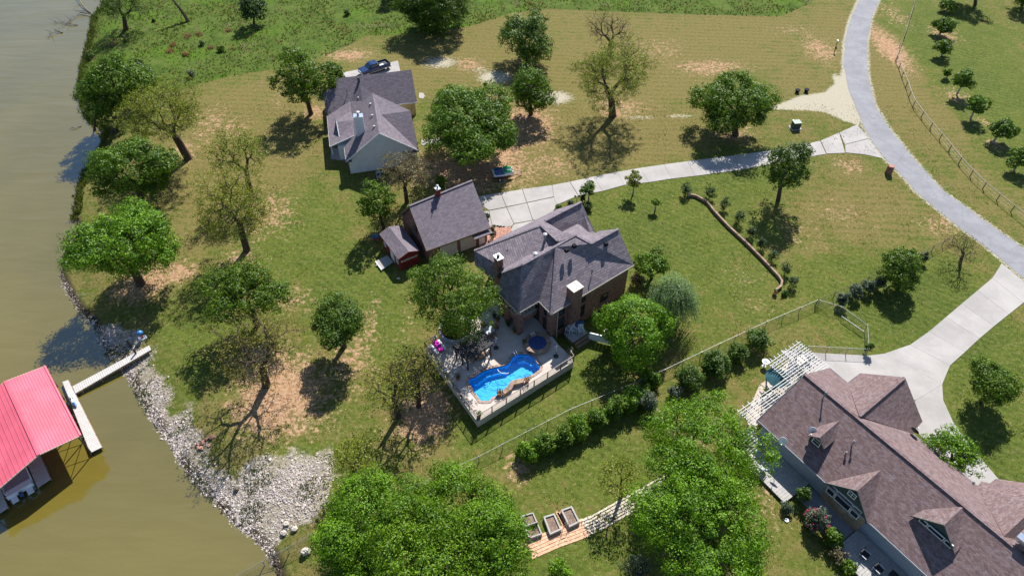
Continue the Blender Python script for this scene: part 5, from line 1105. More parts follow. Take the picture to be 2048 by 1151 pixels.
# ================================================================ BOAT DOCK
bz,rz_=2.7,3.7
e0,e1=lev(88.9,731.6,bz),lev(160.6,870.7,bz); k0=lev(10,761.7,rz_); k1=k0+(e1-e0); ud=(e1-e0).normalized(); uw=(k0-e0); uw.z=0; uw.normalize(); span=(k0-e0).dot(uw)
bs=thing('boat_house',Vector((e0.lerp(e1,.5).x-4,e0.lerp(e1,.5).y-3,WATER)),'open boat house with red ribbed metal roof standing in the lake','boat house')
Ld=(e1-e0).length; npan=13
def slope(t): # cross section: t in 0..1 from east eave over ridge to west eave
    if t<.5: return uw*(span*t*2)+up*(rz_-bz)*t*2
    return uw*(span+span*1.75*(t*2-1))+up*((rz_-bz)*(1-1.5*(t*2-1)))
npl=38; pw=Ld/npl
for j in range(2):
    for i in range(npl//2 if False else 19):
        a0,a1=i/19,(i+1)/19; q0,q1=(slope(0),slope(.5)) if j==0 else (slope(.5),slope(1.))
        # panels run across the slope, ribs down it
        pass
npx=14
for j,(s0_,s1_) in enumerate(((0,.5),(.5,1.))):
    for i in range(npx):
        t0=s0_+(s1_-s0_)*i/npx; t1=s0_+(s1_-s0_)*(i+1)/npx
        a,b=e0+slope(t0),e0+slope(t1); c,d_=a+ud*Ld,b+ud*Ld
        nrm=(b-a).cross(ud).normalized(); nrm=nrm if nrm.z>0 else -nrm
        MB().hexa([a-nrm*.03,c-nrm*.03,d_-nrm*.03,b-nrm*.03],[a,c,d_,b]).build('roof_panel','roof_red',bs)
        MB().bar(a+nrm*.02,c+nrm*.02,.05,.035,nrm).build('roof_rib','roof_red',bs)
for a,b in ((e0,e0+slope(.5)),(e0+slope(.5),e0+slope(1.)),(e1,e1+slope(.5)),(e1+slope(.5),e1+slope(1.))): MB().bar(a-up*.06,b-up*.06,.06,.14).build('edge_trim','trim_cream',bs)
MB().tube([e0+up*-.02,e1+up*-.02],.14,8).build('eave_roll','roof_red',bs); MB().bar(k0+up*.04,k1+up*.04,.3,.05).build('ridge_cap','roof_red',bs)
zd=WATER+.5
for i in range(6):
    for o_ in (.25,span*2.75-.3):
        p=e0+ud*(Ld*i/5*.98+.1)+uw*o_; MB().tube([Vector((p.x,p.y,WATER-1.5)),Vector((p.x,p.y,bz+.05))],.07,6).build('column','metal_dark',bs)
for i in range(5):
    a=e0+ud*(Ld*i/5*.98+.1)+uw*.25; b=e0+ud*(Ld*(i+1)/5*.98+.1)+uw*.25
    MB().tube([Vector((a.x,a.y,zd+.1)),Vector((b.x,b.y,bz-.1))],.04,5).build('brace','metal_dark',bs); MB().tube([Vector((b.x,b.y,zd+.1)),Vector((a.x,a.y,bz-.1))],.04,5).build('brace','metal_dark',bs)
for i in range(7): p=e0+ud*(Ld*i/6*.98+.1); MB().bar(p-up*.1,p+slope(.5)-up*.1,.06,.14).build('rafter','metal_dark',bs); MB().bar(p+slope(.5)-up*.1,p+slope(1.)-up*.1,.06,.14).build('rafter','metal_dark',bs)
def deckrun(P,label,n,z,nm,cat='dock'):
    c=sum(P,Vector())/4; t=thing(nm,Vector((c.x,c.y,WATER)),label,cat)
    for k in range(n):
        a,b=(k+.05)/n,(k+.95)/n; q=[P[0].lerp(P[3],a),P[1].lerp(P[2],a),P[1].lerp(P[2],b),P[0].lerp(P[3],b)]; MB().hexa([p-up*.05 for p in q],q).build('plank','wood_pale',t)
    for i,j in ((0,3),(1,2)): MB().bar(P[i]-up*.17,P[j]-up*.17,.1,.22).build('stringer','wood_brown',t)
    for k in range(4):
        for i,j in ((0,3),(1,2)): p=P[i].lerp(P[j],(k+.3)/4); MB().tube([Vector((p.x,p.y,WATER-1.2)),p-up*.06],.11,6).build('float_post','wood_brown',t)
    return t
sd4=[lev(x,y,zd) for x,y in ((124.7,763),(136,759),(203.6,893.6),(180.6,905))]
deckrun([sd4[0],sd4[1],sd4[2],sd4[3]],'weathered plank dock along the red boat house',48,zd,'side_dock')
gwp=[lev(144.8,771.8,zd+.02),lev(150.5,786,zd+.02),lev(302.5,698.6,.12),lev(298.2,690,.12)]
deckrun(gwp,'narrow grey plank gangway from the bank to the boat dock',38,zd,'gangway')
def onroofside(s,o,z): q=e0+ud*s+uw*o; return Vector((q.x,q.y,z))
for s0q,s1q,o0,o1,lb in ((0,Ld-.15,4.6,5.95,'covered finger dock on the shore side of the pontoon boat'),(0,Ld-.15,8.95,10.2,'covered finger dock on the lake side of the pontoon boat')): deckrun([onroofside(s0q,o0,zd),onroofside(s0q,o1,zd),onroofside(s1q,o1,zd),onroofside(s1q,o0,zd)],lb,40,zd,'finger_dock')
# pontoon boat
M=Matrix.Translation(onroofside(Ld-.75,7.4,WATER))@Matrix.Rotation(math.atan2(ud.y,ud.x)+math.pi,4,'Z')
pb=thing('pontoon_boat',onroofside(Ld-4,7.4,WATER),'pontoon boat with outboard motor moored under the red roof','boat')
for y in (-.95,.95): MB().tube([M@Vector((0,y,.15)),M@Vector((6.6,y,.15)),M@Vector((7.2,y,.35))],[.32,.32,.08],10).build('pontoon','galvanised',pb)
MB().box((3.5,0,.5),(6.8,2.6,.1),0,M).build('deck','fabric_grey',pb); MB().box((.55,0,.75),(.8,2.4,.4),0,M).build('stern_bench','white_plastic',pb,bevel=.05); MB().box((.15,0,.78),(.12,2.5,.5),0,M).build('transom','white_plastic',pb)
for y in (-1.27,1.27): MB().box((3.8,y,.85),(6.2,.05,.6),0,M).build('side_panel','white_plastic',pb); MB().bar(M@Vector((.6,y,1.2)),M@Vector((6.9,y,1.2)),.05,.05).build('rail','galvanised',pb)
for y in (-.75,.75): MB().box((-.25,y,.45),(.7,.6,.12),0,M).build('swim_step','white_plastic',pb)
MB().box((-.3,0,.75),(.45,.35,.5),0,M).build('motor','dark_blue',pb,bevel=.08); MB().box((-.35,0,.2),(.18,.12,.8),0,M).build('motor_leg','metal_dark',pb); MB().box((3.,.7,.85),(.6,.6,.7),0,M).build('console','white_plastic',pb,bevel=.05)
p=onroofside(Ld*.32,-.55,zd); t=thing('kayak',p,'white and blue kayak lying between the truss and the side dock','kayak'); MB().tube([p-ud*1.4+up*.15,p-ud*.7+up*.2,p+ud*.7+up*.2,p+ud*1.3+up*.15],[.05,.3,.3,.05],8).build('hull','white_plastic',t,smooth=True); MB().tube([p+ud*.7+up*.25,p+ud*1.3+up*.2],[.26,.05],8).build('bow_cover','blue_plastic',t); MB().box(p+up*.42,(.4,.3,.12),-.85).build('seat','metal_dark',t)
# winch stand and post at the bank
p=at(286,676); t=thing('winch_stand',p,'small white winch stand with blue cover on the bank','winch'); MB().box(p+up*.06,(.9,.7,.12),.6).build('base','white_plastic',t); MB().box(p+up*.5,(.2,.2,.8),.6).build('pedestal','red_cap',t); MB().ball(p+up*1.05,(.38,.38,.3),10,6).build('cover','blue_plastic',t,smooth=True); MB().bar(p+up*.4,at(268,700)+up*.3,.06,.06).build('cable_arm','white_plastic',t)
for x,y,lb in ((262,694,'dark timber pile standing on the upper edge of the gangway'),(276,713,'dark timber pile standing on the lower edge of the gangway')): p=at(x,y); m=MB().tube([p-up*.3,p+up*1.5],.13,8); tag(m.build('pile','wood_black'),lb,'post')
# driftwood
def branch(name,pts,rad,label,cat='branch',mat='dead_wood',group=None,n=9,seed=0,L=1.6):
    r=random.Random(seed); m=MB(); P=[Vector(p) for p in pts]; m.tube(P,[rad*(1-.8*i/(len(P)-1)) for i in range(len(P))],6)
    for k in range(n):
        i=r.randrange(1,len(P)); a=P[i-1].lerp(P[i],r.random()); d=(P[i]-P[i-1]).normalized(); d=(d+Vector((r.uniform(-1,1),r.uniform(-1,1),r.uniform(-.1,.8)))).normalized(); q=a+d*L*r.uniform(.5,1.2); m.tube([a,a.lerp(q,.5)+Vector((r.uniform(-.1,.1),r.uniform(-.1,.1),.05)),q],[rad*.45,rad*.3,.012],4)
    return tag(m.build(name,mat),label,cat,group)
wl_=lambda x,y,z=.1:lev(x,y,WATER+z)
branch('fallen_branch',[wl_(180,25),wl_(165,10,.5),wl_(150,-15,.8),wl_(146,-50,1)],.14,'bare fallen limb rising from the water beside the leaning oak',seed=1,n=14,L=2.6)
branch('fallen_branch',[wl_(190,30,.4),wl_(160,25,.3),wl_(135,45,.2),wl_(110,45,.1)],.12,'dead branch tangle half under water at the lake corner',seed=2,n=14,L=2.4)
branch('fallen_branch',[wl_(125,65),wl_(110,62,.3),wl_(92,75,.2)],.12,'pale driftwood branch floating off the meadow shore',seed=3,n=9,L=1.6)
branch('fallen_branch',[wl_(155,50),wl_(140,48,.3),wl_(132,46,.2)],.10,'short driftwood stick between the tangle and the shore',seed=4,n=5,L=1.)
branch('fallen_branch',[wl_(162,252),wl_(150,255,.2),wl_(138,258,.15)],.08,'thin twig floating below the shore thicket',seed=5,n=5,L=.9)
s0_=at(377,44); branch('dead_snag',[s0_,s0_+Vector((-.9,.6,2.2)),s0_+Vector((-2.2,1.,4.4)),s0_+Vector((-3.2,1.4,5.8))],.42,'leaning dead tree stump wrapped in vines on the meadow','dead tree','bark',seed=6,n=4,L=1.2)
# ================================================================ VEGETATION
def leaf_obj(name,PNS,mat,parent,aspect=.62,kind=None):
    P,N,S=PNS; n=len(P); rng=np.random.default_rng(n)
    N=N/np.maximum(np.linalg.norm(N,axis=1,keepdims=True),1e-6)
    t=np.cross(N,rng.normal(size=(n,3))); t/=np.maximum(np.linalg.norm(t,axis=1,keepdims=True),1e-6); b=np.cross(N,t); s=S[:,None]
    V=np.stack([P-t*s*.5,P+b*s*aspect*.5+N*s*.08,P+t*s*.5,P-b*s*aspect*.5+N*s*.08],1).reshape(-1,3)
    return raw_quads(name,V,mat,parent,kind)
def raw_quads(name,V,mat,parent,kind=None):
    org=np.array(wloc(parent)) if parent is not None else np.zeros(3); n=len(V)//4
    me=bpy.data.meshes.new(name); me.vertices.add(len(V)); me.vertices.foreach_set('co',(V-org).ravel().astype(np.float32))
    me.loops.add(4*n); me.loops.foreach_set('vertex_index',np.arange(4*n,dtype=np.int32)); me.polygons.add(n); me.polygons.foreach_set('loop_start',np.arange(0,4*n,4,dtype=np.int32)); me.polygons.foreach_set('loop_total',np.full(n,4,dtype=np.int32))
    me.materials.append(MATS[mat]); me.update()
    o=bpy.data.objects.new(name,me); col.objects.link(o)
    if parent is not None: o.parent=parent
    if kind: o['kind']=kind
    return o
def sph(rng,n):
    d=rng.normal(size=(n,3)); return d/np.linalg.norm(d,axis=1,keepdims=True)
def blob_leaves(rng,c,R,n,size,shell=.55):
    d=sph(rng,n); r=shell+(1-shell)*rng.random(n)**.6; lob=1+.18*np.sin(d[:,0]*5+rng.uniform(0,6))*np.sin(d[:,1]*5+rng.uniform(0,6))+.12*np.sin(d[:,2]*7+rng.uniform(0,6))
    P=np.array(c)+d*np.array(R)*(r*lob)[:,None]; N=d*.7+rng.normal(size=(n,3))*.5+np.array([0,0,.5]); return P,N,size*rng.uniform(.7,1.3,n)
def crown_targets(rng,c,R,n,low=-.6,inner=.35):
    out=[]; ph=rng.uniform(0,6.28,8)
    while len(out)<n:
        d=sph(rng,1)[0]
        if d[2]<low: continue
        lob=1+.17*math.sin(3*d[0]+ph[0])*math.sin(3*d[1]+ph[1])+.14*math.sin(5*d[0]*d[2]+ph[2])+.12*math.sin(6*d[1]+ph[3])
        r=(inner+(1-inner)*rng.random()**.5)*lob; out.append(np.array(c)+d*np.array(R)*r)
    return np.array(out)
def domed(rng,c,R,n):
    T=crown_targets(rng,c,R,n,-.95,.86); o=(T-np.array(c))/np.array(R); return T,o/np.linalg.norm(o,axis=1,keepdims=True)
def lobed(rng,c,R,n):
    k=int(rng.integers(10,17)); R=np.array(R)*1.2; C=[];L=[]
    for i in range(k):
        d=sph(rng,1)[0]; d[2]=d[2]*.85+.03; C.append(d*rng.uniform(.50,.80)); L.append(rng.uniform(.24,.42))
    C.append(np.array([0,0,.05])); L.append(.62); C=np.array(C); L=np.array(L)
    w=L**2/np.sum(L**2); out=[]; od=[]
    while len(out)<n:
        i=rng.choice(len(L),p=w); d=sph(rng,1)[0]; p=C[i]+d*L[i]*rng.uniform(.68,1.14)
        if d[2]<-.8 or np.any((np.linalg.norm(C-p,axis=1)<L*.55)): continue
        if np.dot(d,p)<-.15: continue
        out.append(p); od.append(d)
    return np.array(c)+np.array(out)*R,np.array(od)
def wood(m,node,pts,rng,r0,ntot,depth=0,rmin=.016):
    n=len(pts)
    def seg(a,b,k):
        ra=max(rmin,r0*(k/ntot)**.5); rb=max(rmin*.8,ra*.8); sd=6 if ra>.12 else (4 if ra>.05 else 3)
        mid=(a+b)/2+rng.normal(size=3)*np.linalg.norm(b-a)*.06
        m.tube([Vector(a),Vector(mid),Vector(b)],[ra,(ra+rb)/2,rb],sd,False)
    if n==1 or depth>11: 
        for p in pts: seg(node,p,1)
        return
    a=pts[rng.integers(n)]; a=pts[np.argmax(((pts-a)**2).sum(1))]; b=pts[np.argmax(((pts-a)**2).sum(1))]
    k=((pts-a)**2).sum(1)<((pts-b)**2).sum(1)
    for g in (pts[k],pts[~k]):
        if len(g)==0: continue
        f=.42 if len(g)>4 else .6; ch=node+(g.mean(0)-node)*f*rng.uniform(.85,1.1); ch[2]=max(ch[2],node[2]-.1) if depth<2 else ch[2]
        if len(g)==1: seg(node,g[0],1); continue
        seg(node,ch,len(g)); wood(m,ch,g,rng,r0,ntot,depth+1,rmin)
SEED=[100]; ORD=('first','second','third','fourth','fifth','sixth','seventh','eighth','ninth')
def geom(bx,by,cx,cy,rpx,hpx):
    b=at(bx,by); s,dep=pxm(b); x=b.x; lo,hi=0.,40.
    for i in range(40):
        mid=(lo+hi)/2; q=proj((b.x,b.y,b.z+mid))
        if q[1]>cy: lo=mid
        else: hi=mid
    q=proj((b.x,b.y,b.z+lo)); s2,dep=pxm((b.x,b.y,b.z+lo)); r=rpx/s2; v=(hpx/s2)**2-(r*math.sin(dep))**2
    rz=math.sqrt(v)/math.cos(dep) if v>0 else .5*r
    rz=min(max(rz,.55*r),1.25*r); return b,Vector((b.x+(cx-q[0])/s2,b.y,b.z+lo)),r,rz
def tree(name,label,bx,by,cx,cy,rpx,hpx,leaf,kind='dense',dens=1.,group=None,cat='tree',lsize=None,bark='bark',low=-1.):
    SEED[0]+=1; rng=np.random.default_rng(SEED[0]); b,c,r,rz=geom(bx,by,cx,cy,rpx,hpx)
    if c.z-rz*.9<b.z: c.z=b.z+rz*.92
    t=thing(name,b,label,cat,group); cz=c.z-b.z; m=MB(); R3=(r,r,rz)
    if kind=='dense':
        area=4*math.pi*r*r; clr=min(.78,max(.34,r*.155)); nc=int(max(40,area*.80/clr**1.6*dens)); T,TO=lobed(rng,c,(r-clr*.45,r-clr*.45,rz-clr*.35),nc) if name!='dome_tree' else domed(rng,c,(r-clr*.6,r-clr*.6,rz-clr*.5),nc)
        s2=pxm((b.x,b.y,c.z))[0]; ls=(lsize or .25) if False else min(.30,max(.175,3.7/s2)); per=int(max(16,60*(clr/.8)**1.7*(.26/ls)**1.5))
        cid=np.repeat(np.arange(nc),per); d=sph(rng,nc*per); rr_=rng.uniform(.66,1.05,nc*per)*clr*np.repeat(rng.uniform(.55,1.45,nc),per)
        P=T[cid]+d*rr_[:,None]*np.array([1,1,.62]); out=TO[cid]
        N=d*.8+out*.4+np.array([0,0,.3])+rng.normal(size=P.shape)*.38; leaf_obj('crown',(P,N,ls*rng.uniform(.65,1.35,len(P))),leaf,t)
        tp=T[rng.permutation(nc)[:min(nc,90)]]; r0=max(.10,r*.075)
    else:
        nt=int(230*max(.6,min(2.2,r/3.3)**1.4)*dens); T=crown_targets(rng,c,R3,nt,-.75,.3)
        k={'sparse':17,'bare':2,'half':26,'thin':8}[kind]; ls=lsize or .18; cid=np.repeat(np.arange(nt),k); P=T[cid]+rng.normal(size=(nt*k,3))*.24*np.array([1,1,.7]); N=rng.normal(size=P.shape)+np.array([0,0,.8])
        leaf_obj('crown',(P,N,ls*rng.uniform(.6,1.4,len(P))),leaf,t); tp=T; r0=max(.12,r*.08)
    fork=max(.15*cz,min(.5*cz,cz-rz*.55)); f=np.array([b.x+(c.x-b.x)*.45+rng.normal()*.06*r,b.y+rng.normal()*.05*r,b.z+fork])
    m.tube([Vector((b.x,b.y,b.z-.15)),Vector((b.x,b.y,b.z+.1)),Vector(f)*.5+Vector((b.x+(c.x-b.x)*.15,b.y,b.z+fork*.4))*.5,Vector(f)],[r0*1.7,r0*1.3,r0*1.1,r0],7)
    wood(m,f,tp,rng,r0*.95,len(tp)); m.build('trunk',bark,t); return t
def shrub(name,label,bx,by,rpx,hpx,leaf,group=None,dens=1.,size=.2,cat='shrub',tall=1.,stem=True,n=None):
    SEED[0]+=1; rng=np.random.default_rng(SEED[0]); b=at(bx,by); s,dep=pxm(b); r=rpx/s; rz=max(.5*r,min(2.2*r,tall*hpx/s)); t=thing(name,b,label,cat,group)
    nc=int(14+r*22*dens); c=b+Vector((0,0,rz*.95)); T=crown_targets(rng,c,(r*.75,r*.75,rz*.78),nc,-.85,.2); clr=max(.22,r*.3); per=int(max(18,42*dens*(clr/.4)**1.5))
    cid=np.repeat(np.arange(nc),per); d=sph(rng,nc*per); P=T[cid]+d*(rng.uniform(.5,1.05,nc*per)*clr)[:,None]; P[:,2]=np.maximum(P[:,2],b.z+.03); N=d*.6+np.array([0,0,.5])+rng.normal(size=P.shape)*.4
    leaf_obj('foliage',(P,N,size*rng.uniform(.65,1.35,len(P))),leaf,t)
    m=MB(); wood(m,np.array(b),T[:min(nc,20)],rng,max(.05,r*.06),min(nc,20)); m.build('stem','bark',t); return t
def young(label,bx,by,cx,cy,rpx,hpx,leaf='leaf_mid',group=None,dens=1.,bark='bark_pale'):
    return tree('young_tree',label,bx,by,cx,cy,rpx,hpx,leaf,'dense',dens,group,'tree',.18,bark)
T=tree
# --- meadow edge and shore
T('oak_tree','gnarled half bare oak leaning over the lake corner of the meadow',252,60,246,8,48,40,'leaf_dark','half',.9)
T('evergreen_tree','dark evergreen at the meadow top between the dead snag and the broad round tree',508,48,505,15,24,26,'leaf_juniper','dense')
T('meadow_tree','broad dark round tree at the mown edge of the meadow',884,62,883,12,72,58,'leaf_dark','dense',1.1)
T('shade_tree','tree at the far meadow edge standing left of the broad dark round tree',792,-2,792,-28,28,28,'leaf_dark','dense')
T('shore_tree','dense green shore tree at the water edge, taller one of the thicket',232,262,228,165,62,55,'leaf_mid','dense',1.)
T('shore_tree','dense green shore tree at the water edge, lower one overhanging the lake',190,262,195,205,36,50,'leaf_dark','dense',1.)
T('shore_tree','dense green shore tree beside the meadow grass behind the thicket',270,205,268,148,38,34,'leaf_dark','dense',1.)
T('leaning_tree','leaning sparse yellow green tree with exposed limbs near the shore',376,317,322,222,86,62,'leaf_yellow','half',1.25)
T('shore_tree','dense dark green tree beside the grass strip at the water edge',285,408,265,335,78,62,'leaf_mid','dense',1.)
T('bright_tree','bright green spreading tree on the point above the stone bank',282,568,248,492,98,70,'leaf_lime','dense',.95)
T('sparse_tree','thin leaved tree behind the brighter sparse tree on the west lawn',502,388,474,302,60,48,'leaf_yellow','sparse',1.15)
T('sparse_tree','bright half leaved tree with dark forked trunk on the west lawn',494,500,465,412,76,78,'leaf_yellow','half',1.3)
T('lawn_tree','dense grey green round tree on the west lawn beside the olive tree',515,650,490,585,74,58,'leaf_mid','dense',1.)
T('olive_tree','large olive tinted half bare tree over red soil by the stone bank',533,770,508,695,90,64,'leaf_olive','thin',1.2)
T('lawn_tree','dense dark tree standing alone in the middle of the west lawn',688,692,681,635,66,54,'leaf_dark','dense',.95)
T('sparse_tree','sparse yellow green tree with dark trunk below the pool terrace',797,832,780,765,62,62,'leaf_yellow','thin',1.)
T('sparse_tree','sparse olive tree touching the pool terrace wall',838,812,838,745,52,52,'leaf_olive','thin',1.1)
T('sparse_tree','small thin yellow green tree at the upper end of the stone bank',705,952,705,912,52,42,'leaf_yellow','sparse',.9)
# --- large foreground crowns
for bx,by,cx,cy,rp,hp,lb in ((745,1095,740,1035,118,105,'large lime green tree above the lake fence'),(905,1075,905,1015,118,100,'large lime green tree between the lake fence and the garden beds'),(985,1125,985,1075,96,95,'large lime green tree overhanging the raised garden beds'),(850,1215,850,1145,135,95,'large lime green tree behind the boulder at the lake fence'),(690,1150,695,1110,75,80,'lime green tree at the corner of the lake fence by the boulder')):
    T('lime_tree',lb,bx,by,cx,cy,rp,hp,'leaf_lime','dense',1.05,'lime green trees along the lake fence')
T('lime_tree','large lime green tree over the white pergola corner and the plank deck',1412,975,1405,905,128,78,'leaf_lime','dense',.85)
T('lime_tree','large lime green tree with drooping boughs beside the stone path end',1430,1120,1425,1052,142,112,'leaf_lime','dense',.9)
T('sparse_tree','faint thin leaved young tree casting shade beside the stone path',1243,990,1238,948,42,36,'leaf_yellow','sparse',.7)
shrub('shrub','lime green bush south of the raised beds',1118,1148,26,24,'leaf_lime'); shrub('shrub','thin grey green bush beside the large drooping lime tree',1268,1142,34,26,'leaf_grey',dens=.6)
# --- around the houses
T('house_tree','leafy green tree at the west end of the white house',622,228,605,158,52,58,'leaf_mid','dense',.95)
T('house_tree','small leafy tree between the leafy tree and the parking pad',666,172,666,148,23,30,'leaf_mid','dense')
T('house_tree','big round green tree at the east side of the white house',936,312,932,245,98,76,'leaf_mid','dense',1.1)
T('bare_tree','bare brown budding tree in front of the white gable',814,404,810,348,48,44,'leaf_brown','half',1.2)
shrub('shrub','green bush behind the garage chimney',882,376,14,18,'leaf_mid')
T('wind_tree','wind swept green tree beside the garage and red shed',768,458,752,405,38,46,'leaf_mid','dense',1.)
T('pool_tree','tall feathery green tree in the round planter',908,672,905,596,90,94,'leaf_mid','dense',.72,lsize=.2)
T('field_tree','round dark green tree near the gravel track',1056,126,1057,82,52,50,'leaf_dark','dense',1.)
T('field_tree','bright green round tree over bare red soil',1062,228,1064,175,46,46,'leaf_mid','dense',1.)
T('bare_tree','bare twiggy tree standing behind the half leaved field tree',1218,110,1217,58,52,38,'leaf_brown','bare',1.5)
T('half_leaved_tree','tall half leaved tree with long branching shadow on the mown field',1225,232,1228,145,76,66,'leaf_yellow','half',1.5)
T('drive_tree','dense round green tree shading the concrete drive',1470,270,1466,210,73,54,'leaf_mid','dense',1.1)
T('drive_tree','dark upright tree on the lower side of the concrete drive',1556,400,1574,330,48,58,'leaf_dark','dense',.95)
T('garden_tree','green bushy tree at the east wall of the brick house',1303,556,1305,525,34,28,'leaf_mid','dense',1.)
shrub('shrub','reddish brown bush against the brick house wall',1272,570,18,16,'leaf_brown')
T('dome_tree','bright dome shaped green tree beside the white panel',1264,700,1269,655,66,66,'leaf_lime','dense',1.5,lsize=.22)
# willow
def willow(label,bx,by,cx,cy,rpx,hpx):
    rng=np.random.default_rng(77); b,c,r,rz=geom(bx,by,cx,cy,rpx,hpx); t=thing('willow_tree',b,label,'tree'); P=[];N=[];S=[]; tips=[]
    for k in range(760):
        d=sph(rng,1)[0]; d[2]=abs(d[2])*.9+.1; p=np.array(c)+d*np.array((r*.9,r*.9,rz*.85))*rng.uniform(.45,1.); tips.append(p.copy()); L=rng.uniform(1.2,3.6); o=np.array([d[0],d[1],0])*.25+np.array([.18,-.05,0])
        for j in range(int(L/.11)): P.append(p+o*j*.11+np.array([0,0,-.11*j])+rng.normal(size=3)*.04); N.append(np.array([d[0],d[1],.8])+rng.normal(size=3)*.4); S.append(rng.uniform(.16,.30))
    P=np.array(P); P[:,2]=np.maximum(P[:,2],b.z+.2); leaf_obj('crown',(P,np.array(N),np.array(S)),'leaf_willow',t,.35)
    m=MB(); f=np.array([b.x,b.y,b.z+(c.z-b.z)*.4]); m.tube([b,Vector(f)],[.3,.2],7); wood(m,f,np.array(tips)[:90],rng,.2,90); m.build('trunk','bark',t)
willow('pale weeping willow with hanging foliage behind the dome tree',1347,640,1344,594,54,64)
# --- saplings and shrubs on the east lawn
young('slim sapling at the drive edge close to the lamp post',1177,400,1177,377,16,14,dens=.8); young('slim sapling at the drive edge with thin pale leaves',1266,388,1268,358,17,15,'leaf_yellow',dens=.7); young('tiny sapling alone on the green lawn',1310,421,1311,404,9,7,dens=.7)
shrub('shrub','round clipped bush between the drive and the brick house',1140,412,8,9,'leaf_grey'); shrub('shrub','low bush at the drive corner of the brick house',1117,417,8,6,'leaf_mid'); shrub('shrub','dark upright bush beside the sapling at the house corner',1165,404,5,9,'leaf_juniper',tall=1.4); shrub('shrub','dark spreading bush below the house corner sapling',1175,418,13,9,'leaf_dark')
shrub('shrub','dark conical bush at the garage corner on the brick court',986,478,10,18,'leaf_juniper',tall=1.5); shrub('shrub','thin dark bush at the garage eave beside the concrete',975,438,4,9,'leaf_juniper',tall=1.6)
for i,(x,y) in enumerate(((1370,390),(1418,396),(1446,419),(1477,446),(1499,473),(1521,497),(1542,521),(1568,548),(1582,573))): shrub('juniper',ORD[i]+' dark upright juniper along the curved stone wall from its stone pot end',x,y,13,13,'leaf_juniper','junipers along the garden wall',1.,.16,tall=1.25)
shrub('shrub','small bush at the lower end of the curved stone wall',1567,588,8,6,'leaf_dark')
for i,(x,y,r,h,l,lb) in enumerate(((1300,768,24,19,'leaf_mid','green bush at the fence corner beside the dome tree'),(1348,792,17,15,'leaf_grey','grey green bush in front of the fence shrubs'),(1376,770,32,28,'leaf_dark','dark round shrub under the fence, next to the grey green bush'),(1426,742,32,28,'leaf_dark','dark round shrub under the fence, largest of the four'),(1471,718,25,22,'leaf_dark','dark round shrub under the fence, smallest of the four'),(1512,692,27,25,'leaf_dark','dark round shrub under the fence, next to the bird bath'))): shrub('shrub',lb,x,y,r,h,l,'shrubs along the boundary fence',1.2)
for i,(x,y) in enumerate(((1057,914),(1092,899),(1126,885),(1156,866),(1192,848),(1229,830),(1258,812))): shrub('hedge_shrub',ORD[6-i]+' yellow green hedge shrub below the wire fence from the grey leaved shrub',x,y,27,27,'leaf_mid' if i%3 else 'leaf_lime','hedge row below the wire fence',1.3)
shrub('shrub','grey leaved shrub ending the hedge row at the side fence',1294,818,24,26,'leaf_grey',dens=1.2); shrub('shrub','green shrub between the hedge row and the grey leaved shrub',1276,800,22,24,'leaf_mid',dens=1.2)
T('garden_tree','round dense green tree at the end of the grey shrub row',1797,575,1808,540,40,40,'leaf_mid','dense',1.3)
for i,(x,y) in enumerate(((1680,610),(1706,595),(1730,584),(1754,576))): shrub('grey_shrub',ORD[i]+' grey leaved shrub under the tan rail fence from the kennel corner',x,y,16,18,'leaf_grey','grey shrubs under the tan rail fence',1.2)
shrub('shrub','silvery bush behind the round dense tree by the road',1843,525,10,16,'leaf_grey')
T('bare_shrub','bare brown twiggy bush in the grass corner by the road',1920,525,1923,495,34,32,'leaf_brown','bare',1.6,cat='shrub')
T('garden_tree','round green tree on the lawn inside the driveway curve',1962,803,1984,765,52,46,'leaf_mid','dense',1.3)
T('wall_tree','light green spreading tree against the driveway side of the long house',1905,935,1900,905,52,40,'leaf_lime','dense',1.,lsize=.2)
shrub('vine','green climbing vine on the kennel fence post',1733,705,8,16,'leaf_dark',tall=1.3); shrub('vine','vine growing on the white pergola slats',1531,795,9,8,'leaf_mid',tall=2.2)
for i,(bx,by,cx,cy,r,h) in enumerate(((1893,24,1897,12,15,14),(1878,72,1892,50,22,17),(1883,112,1888,93,18,15),(1913,190,1928,158,20,18),(1941,237,1957,209,21,18),(1986,285,2005,260,26,21),(2028,340,2044,312,22,22))): young(ORD[i]+' pale trunked young tree in the roadside field from the tall far tree',bx,by,cx,cy,r,h,'leaf_mid','young trees in the roadside field')
young('shortest young tree among the roadside field trees',1893,157,1895,146,9,9,'leaf_mid')
T('field_tree','taller field tree at the far end of the young tree rows',1950,10,1953,-35,34,34,'leaf_mid','dense'); T('field_tree','taller field tree beyond the roadside at the frame corner',2042,20,2050,-12,30,30,'leaf_mid','dense')
